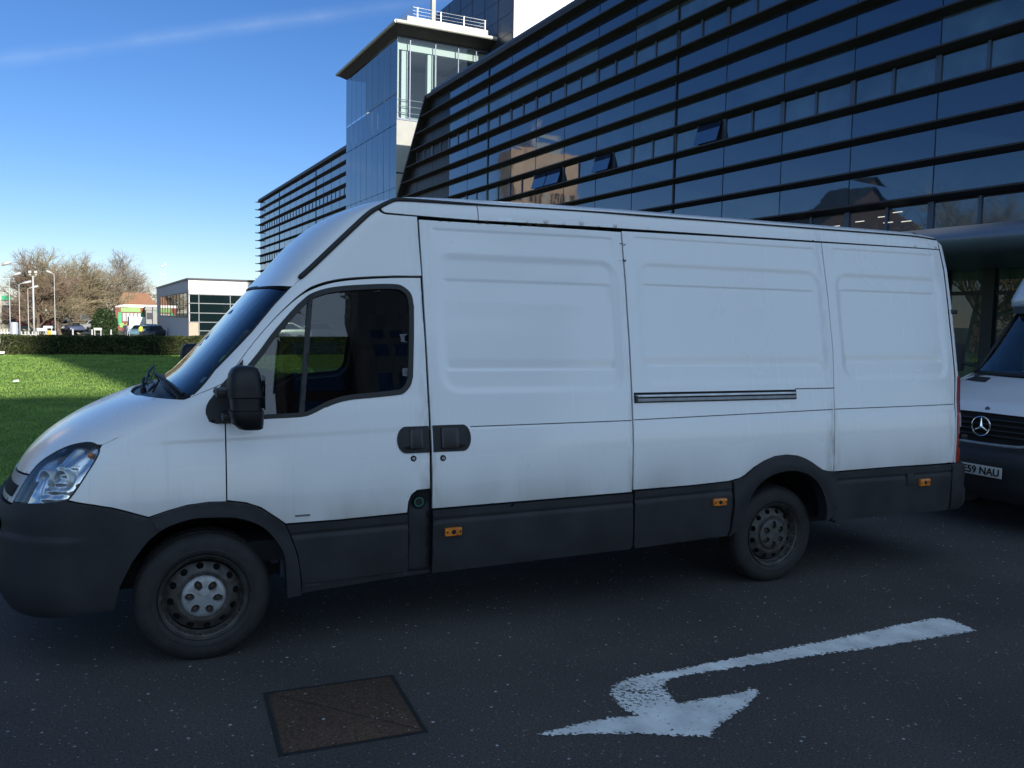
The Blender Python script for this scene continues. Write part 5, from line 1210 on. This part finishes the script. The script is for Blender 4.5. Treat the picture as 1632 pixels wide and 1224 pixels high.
# lamp columns
M['lampcol'] = mat('lamp_column_grey', (.48, .49, .48), .5)
def lampost(x, y, z0, z1, label, arm=(.5, 0), thick=.036, cat='street lamp', g_='street lamps by the far road'):
    l = empty('street_lamp', (x, y, z0), 0, label, cat, g_); h = z1-z0
    g = MB(); g.tube([(0, 0, 0), (0, 0, h*.25), (0, 0, h-.1)], [thick*1.3, thick, thick*.75], 8); g.build('pole', M['lampcol'], l, smooth=True)
    g = MB(); g.tube([(0, 0, h-.12), (arm[0]*.3, 0, h), (arm[0], 0, h+.12)], .035, 6); g.tube([(arm[0]*.4, 0, h+.02), (arm[0]*1.4, 0, h+.22)], [.11, .13], 8); g.build('lantern', M['whitepaint'], l, smooth=True)
lampost(-5.05, 70, -.5, 4.95, 'street lamp cut by the left edge of the photograph', (.55, 0))
lampost(-5.35, 85, -.9, 4.75, 'tallest slim street lamp left of the bare trees', (.62, 0)); lampost(-5.18, 95, -1.1, 4.35, 'middle street lamp of the row left of the camera mast', (.75, 0)); lampost(-4.92, 105, -1.2, 4.15, 'shortest street lamp, just left of the camera mast', (.7, 0))
lampost(-2.3, 100, -1.2, 5.6, 'tall street lamp against the bare trees with lantern turned left', (-.5, 0)); lampost(-1.2, 125, -1.2, 5.4, 'faint slender street lamp deep among the bare trees', (-.9, 0), .036)
cm = empty('camera_mast', (-3.36, 80, -.8), 0, 'pale mast carrying two white security cameras', 'mast')
g = MB(); g.tube([(0, 0, 0), (0, 0, 5.4)], [.085, .065], 8); g.build('pole', M['lampcol'], cm, smooth=True)
g = MB(); g.tube([(-.22, 0, 5.7), (-.2, 0, 5.38), (.2, 0, 5.38), (.22, 0, 5.7)], .025, 6); g.build('bracket', M['lampcol'], cm)
for s_ in (-1, 1): 
    g = MB(); g.box(.10*s_, -.15, 5.62, .32*s_, .15, 5.80); g.revolve([(.001, 5.58), (.09, 5.56), (.09, 5.46), (.001, 5.42)], 'z', (.22*s_, 0, 0), 10); g.build('security_camera', M['whitepaint'], cm, bevel=.02)
cm2 = empty('camera_mast', (11.3, 140, -1.2), 0, 'distant thin mast with cameras above the pavilion roof', 'mast')
g = MB(); g.tube([(0, 0, 0), (0, 0, 9.9)], .07, 6); g.build('pole', M['lampcol'], cm2); g = MB(); g.box(-.35, -.1, 8.6, .35, .1, 8.75); g.box(-.3, -.2, 9.8, .05, .2, 10.1); g.box(.08, -.2, 10.1, .45, .2, 10.4); g.box(-.33, -.05, 7.9, -.27, .05, 9.4); g.box(.27, -.05, 7.9, .33, .05, 9.4); g.build('security_camera', M['whitepaint'], cm2)
def board(x0, x1, y, zb, zt, z0, label, m_=None):
    b = empty('sign_board', ((x0+x1)/2, y, z0), 0, label, 'sign'); w = (x1-x0)/2
    g = MB(); g.box(-w, -.03, zb-z0, w, .03, zt-z0); g.build('board', m_ or M['whitepaint'], b)
    for s_ in (-1, 1): g = MB(); g.box(s_*w*.75-.035, .0, 0, s_*w*.75+.035, .05, zb-z0); g.build('post', M['whitepaint'], b)
board(-3.17, -2.42, 80, .14, .38, -.8, 'low pale blue board sign right of the camera mast', mat('pale_blue_board', (.50, .60, .68), .5)); board(-2.72, -2.03, 80.5, .36, .56, -.8, 'low white board sign just above the pale blue one'); board(1.0, 1.62, 80, .25, .45, -.8, 'low white board sign in front of the green bush')
for i, (x, lb) in enumerate(((-.59, 'white bollard right of the low board signs'), (.93, 'white bollard beside the lone board sign'), (2.46, 'white bollard nearest the standing people'))):
    g = MB(); g.revolve([(.001, .22), (.06, .21), (.07, .15), (.07, -.95)], 'z', (x, 85, 0), 12); tag(g.build('bollard', M['whitepaint'], smooth=True, angle=R(40)), lb, 'bollard', 'white bollards beyond the hedge')
g = MB(); g.box(-2.45, 90, -1, -2.0, 90.5, -.05); tag(g.build('utility_cabinet', M['greymetal'], bevel=.03), 'small grey cabinet at the foot of the tall street lamp', 'cabinet')
M['yellowbin'] = mat('yellow_plastic', (.62, .33, .02), .5)
g = MB(); g.prism([(-6.62, .42), (-5.72, .42), (-5.78, .82), (-6.0, 1.12), (-6.5, 1.12), (-6.6, .8)], 'y', 122, 122.7); tag(g.build('grit_bin', M['yellowbin'], bevel=.04), 'yellow grit bin against the red brick house', 'bin')
g = MB(); g.prism([(-2.75, -.45), (-2.35, -.45), (-2.4, .0), (-2.7, .0)], 'y', 89, 89.4); tag(g.build('grit_bin', M['yellowbin'], bevel=.03), 'small orange bin low behind the white board signs', 'bin')
# bare trees
M['bark'] = mat('bark', (.20, .16, .11), .9, vscale=3, col2=(.075, .058, .04)); M['twig'] = mat('bare_twigs', (.27, .235, .14), .9, vscale=.6, col2=(.20, .155, .10)); M['twig2'] = mat('reddish_twigs', (.22, .165, .11), .9, vscale=.6, col2=(.18, .12, .09))
def bare_tree(x, y, z0, H, Wd, seed, label, tm, dens_=1.0, lean=0, tw=.035, trunk=.22, maxn=9000, gname=None):
    t = empty('bare_tree', (x, y, z0), 0, label, 'tree', gname); r_ = random.Random(seed); tr = MB(); cr = MB(); cnt = 0
    queue = [(Vector((0, 0, 0)), Vector((lean, 0, 1)).normalized(), H*.52, trunk*1.2, 0)]; qi = 0
    while qi < len(queue):
        p, d, L_, rad, lev = queue[qi]; qi += 1
        segs = 3; pts = [p]; q = p; dd = d
        for s in range(segs):
            dd = (dd+Vector((r_.gauss(0, .13), r_.gauss(0, .13), r_.gauss(.05, .08)))).normalized(); q = q+dd*(L_/segs); pts.append(q)
        rr = [rad*(1-.45*i/segs) for i in range(segs+1)]
        if lev <= 1: tr.tube(pts, rr, 6, False)
        elif cnt < maxn:
            cnt += 1
            if lev < 4: cr.tube([pts[0], pts[1], pts[3]], [rr[0], rr[1], rr[3]], 3, False)
            else:        # twig: a slim two-sided blade
                a_, b_ = pts[0], pts[3]; u = (b_-a_).orthogonal().normalized(); u.rotate(Matrix.Rotation(r_.uniform(0, 3.1), 3, (b_-a_).normalized())); u = u*rr[0]
                m_ = pts[1].lerp(pts[2], .5); cr.add([a_-u, a_+u, m_+u*.8, m_-u*.8, b_], [(0, 1, 2, 3), (3, 2, 4)])
        if lev >= 5 or cnt >= maxn: continue
        nb = 14 if lev == 0 else (r_.choice((6, 7)) if lev < 2 else (r_.choice((4, 5, 6)) if lev < 4 else r_.choice((4, 5))))
        for b in range(int(nb*dens_+.5)):
            k = r_.uniform(.10 if lev == 0 else .2, 1); i = min(int(k*segs), segs-1); bp_ = pts[i].lerp(pts[i+1], k*segs-i)
            az = r_.uniform(0, 2*math.pi); sp = r_.uniform(.35, 1.0) if lev else r_.uniform(.3, 1.2)
            o_ = dd.orthogonal().normalized(); o_.rotate(Matrix.Rotation(az, 3, dd)); nd = (dd*math.cos(sp)+o_*math.sin(sp)+Vector((0, 0, .10))); nd.x *= Wd; nd.normalize()
            queue.append((bp_, nd, L_*r_.uniform(.52, .74)*(1.1 if lev == 0 else 1), max(rad*.5, tw*.42), lev+1))
    tr.build('trunk', M['bark'], t, smooth=True); cr.build('crown', tm, t)
GT = 'bare winter trees beyond the car park'
bare_tree(-4.7, 119, -1.2, 8.0, 1.25, 21, 'reddish bare tree at the left end of the row of trees', M['twig2'], 1.0, 0, .028, .20, 20000, GT)
bare_tree(-2.3, 121, -1.2, 9.0, 1.2, 5, 'broad bare tree behind the camera mast', M['twig'], 1.0, -.05, .028, .24, 22000, GT)
bare_tree(-.2, 129, -1.2, 10.4, 1.25, 12, 'tallest bare tree in the middle of the row', M['twig'], 1.0, 0, .028, .28, 26000, GT)
bare_tree(2.2, 133, -1.2, 9.6, 1.2, 33, 'bare tree rising behind the green bush', M['twig'], 1.0, .05, .028, .25, 22000, GT)
bare_tree(5.2, 165, -1.2, 12.2, 1.2, 41, 'large grey bare tree standing behind the orange roof', mat('grey_twigs', (.30, .26, .20), .9, vscale=.5, col2=(.19, .165, .13)), 1.0, .05, .028, .32, 17000, GT)
bare_tree(15.5, 190, -1.2, 8, 1.3, 51, 'small distant bare tree peeping over the pavilion end', M['twig2'], .9, 0, .04, .2, 2500, GT)
bare_tree(-20, 43, 0, 15, 1.1, 61, 'big bare tree mirrored at the right of the dark facade', M['twig'], 1.0, 0, .03, .35, 8000)
M['bushleaf'] = mat('evergreen_leaf', (.040, .070, .022), .5, spec=.4, vscale=1.2, col2=(.015, .03, .010))
gb = empty('green_bush', (2.75, 118, -1.1), 0, 'dark evergreen bush in front of the bare trees', 'bush'); m = MB(); leafmass(m, -1.55, 1.45, -1.2, 1.2, .2, 3.5, 6500, .13, 5, bushy=True); m.build('foliage', M['bushleaf'], gb); m = MB(); m.tube([(0, 0, 0), (.1, 0, 1.8)], .12, 6); m.build('trunk', M['bark'], gb)
gb = empty('green_bush', (3.0, 104, -1.2), 0, 'smaller mid green bush beside the white bollard', 'bush'); m = MB(); leafmass(m, -.75, .75, -.6, .6, 0, 1.3, 2200, .09, 6, bushy=True); m.build('foliage', M['bushleaf'], gb); m = MB(); m.tube([(0, 0, 0), (0, 0, .8)], .06, 6); m.build('trunk', M['bark'], gb)
gb = empty('green_bush', (8.6, 46, 0), 0, 'sunlit yellow green shrub seen through the cab windows', 'bush'); m = MB(); leafmass(m, -2.6, 1.9, -.8, .8, 0, 1.1, 5000, .07, 7, bushy=True); m.build('foliage', M['hedge2'], gb); m = MB(); m.tube([(0, 0, 0), (0, 0, .6)], .06, 6); m.build('trunk', M['bark'], gb)
# far buildings
M['redbrick'] = mat('red_painted_brick', (.27, .085, .06), .8, var=.15, vscale=2); M['orangetile'] = mat('orange_roof_tile', (.28, .14, .08), .8, var=.2, vscale=2)
M['greysh'] = mat('grey_render', (.30, .30, .28), .8); M['limegreen'] = mat('lime_green_sign', (.26, .42, .14), .6); M['green2'] = mat('green_sign', (.04, .38, .17), .6); M['winlight'] = mat('far_window', (.45, .48, .48), .3); M['creamwall'] = mat('beige_wall', (.40, .37, .28), .85)
hs_ = empty('red_house', (-5.4, 126, -1.2), 0, 'red brick house with white window left of the trees', 'house')
g = MB(); g.prism([(-1.9, 0), (4.6, 0), (4.6, .9), (1.9, 2.2), (.2, 3.25), (-1.9, 3.2)], 'y', 0, 7); g.build('wall', M['redbrick'], hs_)
g = MB(); g.add([(.2, -.2, 3.35), (1.9, -.2, 2.3), (4.7, -.2, 1.0), (4.7, 7, 1.0), (1.9, 7, 2.3), (.2, 7, 3.35)], [(0, 1, 4, 5), (1, 2, 3, 4)]); g.build('roof', M['slate'], hs_)
g = MB(); g.box(-1.05, -.05, 2.1, -.3, -.01, 3.05); w_ = g.build('window', M['winlight'], hs_); g = MB(); g.box(-.95, -.07, 2.2, -.4, -.051, 2.95); g.build('pane', M['pavglass'], w_)
g = MB(); g.box(-2.2, -1.5, 0, 5.4, -.3, .75); g.build('porch', M['creamwall'], hs_); g = MB(); g.box(-2.3, -1.6, .76, 5.5, -.2, .95); g.build('porch_roof', M['greysh'], hs_)
lb = empty('beige_building', (-9.3, 132, -1.2), 0, 'low beige building with dark openings at the far left', 'building')
g = MB(); g.box(-6, 0, 0, 2.1, 8, 3.35); g.build('wall', M['creamwall'], lb); g = MB(); g.box(-6.1, -.3, 3.7, 5.2, 8, 4.25); g.build('roof', M['greysh'], lb)
g = MB(); g.box(.15, -.4, 1.3, 2.3, -.05, 3.6); g.build('opening', M['mull'], lb); g = MB(); g.box(-1.0, -.45, 1.2, .1, -.05, 4.2); g.build('pier', M['creamwall'], lb); g = MB(); g.box(.1, -.5, 4.26, 1.2, -.3, 4.85); g.build('sign', M['green2'], lb)
ho = empty('orange_house', (8.3, 158, -1.2), 0, 'house with bright orange tiled roof beyond the shop', 'house')
g = MB(); g.box(-2.6, 0, 0, 3.4, 6, 4.0); g.build('wall', M['redbrick'], ho); g = MB(); g.prism([(-3, 3.9), (4.3, 3.9), (2.9, 4.8), (2.0, 6.2), (-1.8, 6.2)], 'y', -.3, 6.3); g.build('roof', M['orangetile'], ho)
sh = empty('green_shop', (7.5, 150, -1.2), 0, 'low red shop with lime green fascia and white windows', 'shop')
g = MB(); g.box(-2.5, 0, 0, 4.2, 6, 3.7); g.build('wall', M['redbrick'], sh); g = MB(); g.box(-2.6, -.1, 3.71, 4.3, 6, 4.15); g.build('roof', M['white_clad'], sh)
g = MB(); g.box(-1.7, -.12, 2.95, 1.15, -.01, 3.65); g.build('sign', M['limegreen'], sh)
for k in range(5): g = MB(); g.box(-1.45+k*.55, -.08, 1.5, -1.0+k*.55, -.01, 2.8); g.build('window', M['winlight'], sh)
g = MB(); g.box(-2.1, -.1, .9, -1.6, -.02, 2.9); g.box(1.3, -.1, .9, 1.7, -.02, 2.9); g.build('poster', M['green2'], sh); g = MB(); g.box(-1.9, -.11, .5, -.9, -.03, 1.2); g.build('counter_sign', M['limegreen'], sh)
gs = empty('grey_shop', (10.8, 147, -1.2), 0, 'grey rendered shop with dark window beside the pavilion', 'shop')
g = MB(); g.box(-1.5, 0, 0, 3, 6, 3.3); g.build('wall', M['greysh'], gs); g = MB(); g.box(-1.6, -.1, 3.31, 3, 6, 3.9); g.build('roof', M['greysh'], gs); g = MB(); g.box(.0, -.05, 3.0, 2, -.01, 3.75); g.build('sign', M['green2'], gs); g = MB(); g.box(-1.4, -.06, 1.9, -.6, -.01, 2.9); g.build('window', M['mull'], gs)
# cars
def car(x, y, z0, col, label, L_=4.1, h=1.45, rz=0, nm='parked_car', grp='cars parked beyond the hedge'):
    c = empty(nm, (x, y, z0), rz, label, 'car', grp); cm_ = mat('car_paint', col, .3, coat=.5, metal=.2)
    s = h/1.45; k = L_/4.1
    low = [(-2.05*k, .35), (-2.0*k, .62*s), (-1.85*k, .78*s), (-1.0*k, .93*s), (1.5*k, .98*s), (1.95*k, .9*s), (2.05*k, .6*s), (2.0*k, .3), (-1.95*k, .25)]
    g = MB(); g.prism(low, 'y', -.85, .85); b_ = g.build('body', cm_, c, bevel=.07)
    up = [(-1.05*k, .92*s), (-.45*k, 1.38*s), (.0, h), (.75*k, h*.98), (1.35*k, 1.2*s), (1.65*k, .97*s)]
    g = MB(); g.prism(up, 'y', -.66, .66); g.build('roof', cm_, c, bevel=.05)
    g = MB()
    for s_ in (-1, 1): g.add([(-.85*k, s_*.675, .98*s), (-.38*k, s_*.675, 1.34*s), (.75*k, s_*.675, 1.36*s), (1.3*k, s_*.675, 1.0*s)], [(0, 1, 2, 3)])
    g.add([(-1.03*k, -.6, .98*s), (-1.03*k, .6, .98*s), (-.50*k, .6, 1.38*s), (-.50*k, -.6, 1.38*s)], [(0, 1, 2, 3)])
    g.build('window', M['pavglass'], c)
    for wx_ in (-1.25*k, 1.25*k):
        for s_ in (-1, 1):
            g = MB(); g.revolve([(.001, 0), (.19, 0), (.2, .01), (.31, .01), (.32, .04), (.32, .2)], 'y', (0, 0, 0), 20)
            if s_ > 0: g.v = [(a, -b, c_) for a, b, c_ in g.v]
            g.v = [(a+wx_, b+s_*.86, c_+.32) for a, b, c_ in g.v]; g.build('wheel', M['tyre'], c)
car(8.3, 124, -1.2, (.5, .53, .55), 'silver car parked against the pavilion side', 3.9, rz=R(70)); car(6.7, 117, -1.25, (.16, .28, .33), 'blue green car parked by the two people', 3.6, rz=R(50)); car(7.9, 112, -1.25, (.012, .014, .016), 'black car half hidden by the hedge', 3.6, 1.5, rz=R(65))
car(-2.0, 124, -.75, (.45, .47, .50), 'silver car left of the tree trunks', 3.8, rz=R(75)); car(-.9, 122, -.9, (.08, .10, .18), 'dark blue car between two silver cars', 3.6, rz=R(110)); car(.7, 125, -.8, (.5, .5, .5), 'pale car right of the tree trunks', 3.8, rz=R(60))
car(15.0, 62, -.1, (.5, .52, .55), 'silver car seen through the near cab window', 4.2); car(12.2, 60, -.1, (.55, .55, .55), 'white car glimpsed behind the near windscreen', 4.2)
wv = empty('white_box_van', (7.2, 132, -1.2), 0, 'small white box van parked outside the green shop', 'van')
g = MB(); g.box(-1.05, 0, .45, 1.05, 4, 2.3); g.build('cargo_box', M['white_clad'], wv, bevel=.05); g = MB(); g.box(-.95, -.02, .3, .95, 3.9, .44); g.build('chassis', M['black'], wv)
for s_ in (-1, 1): g = MB(); g.revolve([(.001, 0), (.3, 0), (.3, .2)], 'x', (s_*.8, .6, .3), 16); g.build('wheel', M['tyre'], wv)
# people, far off
def person(x, y, z0, label, top, legs, hair=(.05, .035, .025), hgt=1.74, rz=0, grp=None):
    p = empty('person', (x, y, z0), rz, label, 'person', grp); s = hgt/1.74
    J = [(0, 0, .95), (0, 0, 1.15), (0, 0, 1.38), (0, -.01, 1.50), (0, -.02, 1.60), (0, -.02, 1.70), (-.18, 0, 1.40), (-.24, -.02, 1.13), (-.23, -.10, .88), (.18, 0, 1.40), (.24, .02, 1.13), (.25, -.06, .88), (-.10, 0, .90), (-.12, -.02, .48), (-.13, .02, .08), (-.13, -.10, .03), (.10, 0, .90), (.13, -.02, .48), (.15, .02, .08), (.16, -.10, .03)]
    E_ = [(0, 1), (1, 2), (2, 3), (3, 4), (4, 5), (2, 6), (6, 7), (7, 8), (2, 9), (9, 10), (10, 11), (0, 12), (12, 13), (13, 14), (14, 15), (0, 16), (16, 17), (17, 18), (18, 19)]
    rr = [.15, .14, .16, .055, .085, .08, .065, .05, .038, .065, .05, .038, .10, .07, .05, .04, .10, .07, .05, .04]
    me = bpy.data.meshes.new('body'); me.from_pydata([tuple(c*s for c in j) for j in J], E_, [])
    o = bpy.data.objects.new('body', me); COL.objects.link(o); o.parent = p; sk = o.modifiers.new('skin', 'SKIN')
    for i, v in enumerate(me.skin_vertices[0].data): v.radius = (rr[i]*s, rr[i]*s*.8); v.use_root = (i == 0)
    sk.use_smooth_shade = True; o.modifiers.new('sub', 'SUBSURF').levels = 1
    m_ = bpy.data.materials.new('clothes'); m_.use_nodes = True; n = m_.node_tree; b = n.nodes['Principled BSDF']; b.inputs['Roughness'].default_value = .85
    t = n.nodes.new('ShaderNodeTexCoord'); sp = n.nodes.new('ShaderNodeSeparateXYZ'); rp = n.nodes.new('ShaderNodeValToRGB'); n.links.new(t.outputs['Object'], sp.inputs[0])
    mm = n.nodes.new('ShaderNodeMath'); mm.operation = 'DIVIDE'; mm.inputs[1].default_value = 1.8; n.links.new(sp.outputs['Z'], mm.inputs[0]); n.links.new(mm.outputs[0], rp.inputs[0]); rp.color_ramp.interpolation = 'CONSTANT'
    els = rp.color_ramp.elements; els[0].position = 0; els[0].color = (*legs, 1); els[1].position = .51*s; els[1].color = (*top, 1); e = els.new(.83*s); e.color = (.45, .28, .20, 1); n.links.new(rp.outputs[0], b.inputs['Base Color']); me.materials.append(m_)
    g = MB(); g.revolve([(.001, 1.80*s), (.06, 1.785*s), (.098, 1.74*s), (.10, 1.68*s), (.095, 1.64*s)], 'z', (0, .012, 0), 12); g.build('hair', mat('hair', hair, .8), p, smooth=True)
person(4.68, 110, -1.25, 'person in dark navy clothes standing by the blue car', (.03, .035, .06), (.02, .022, .035)); person(5.05, 110.5, -1.3, 'person in a pale blue grey coat beside the navy one', (.30, .36, .44), (.28, .30, .34), hgt=1.66); person(6.25, 108, -1.25, 'person in a yellow high-visibility jacket by the black car', (.55, .60, .05), (.03, .03, .04), hgt=1.6)
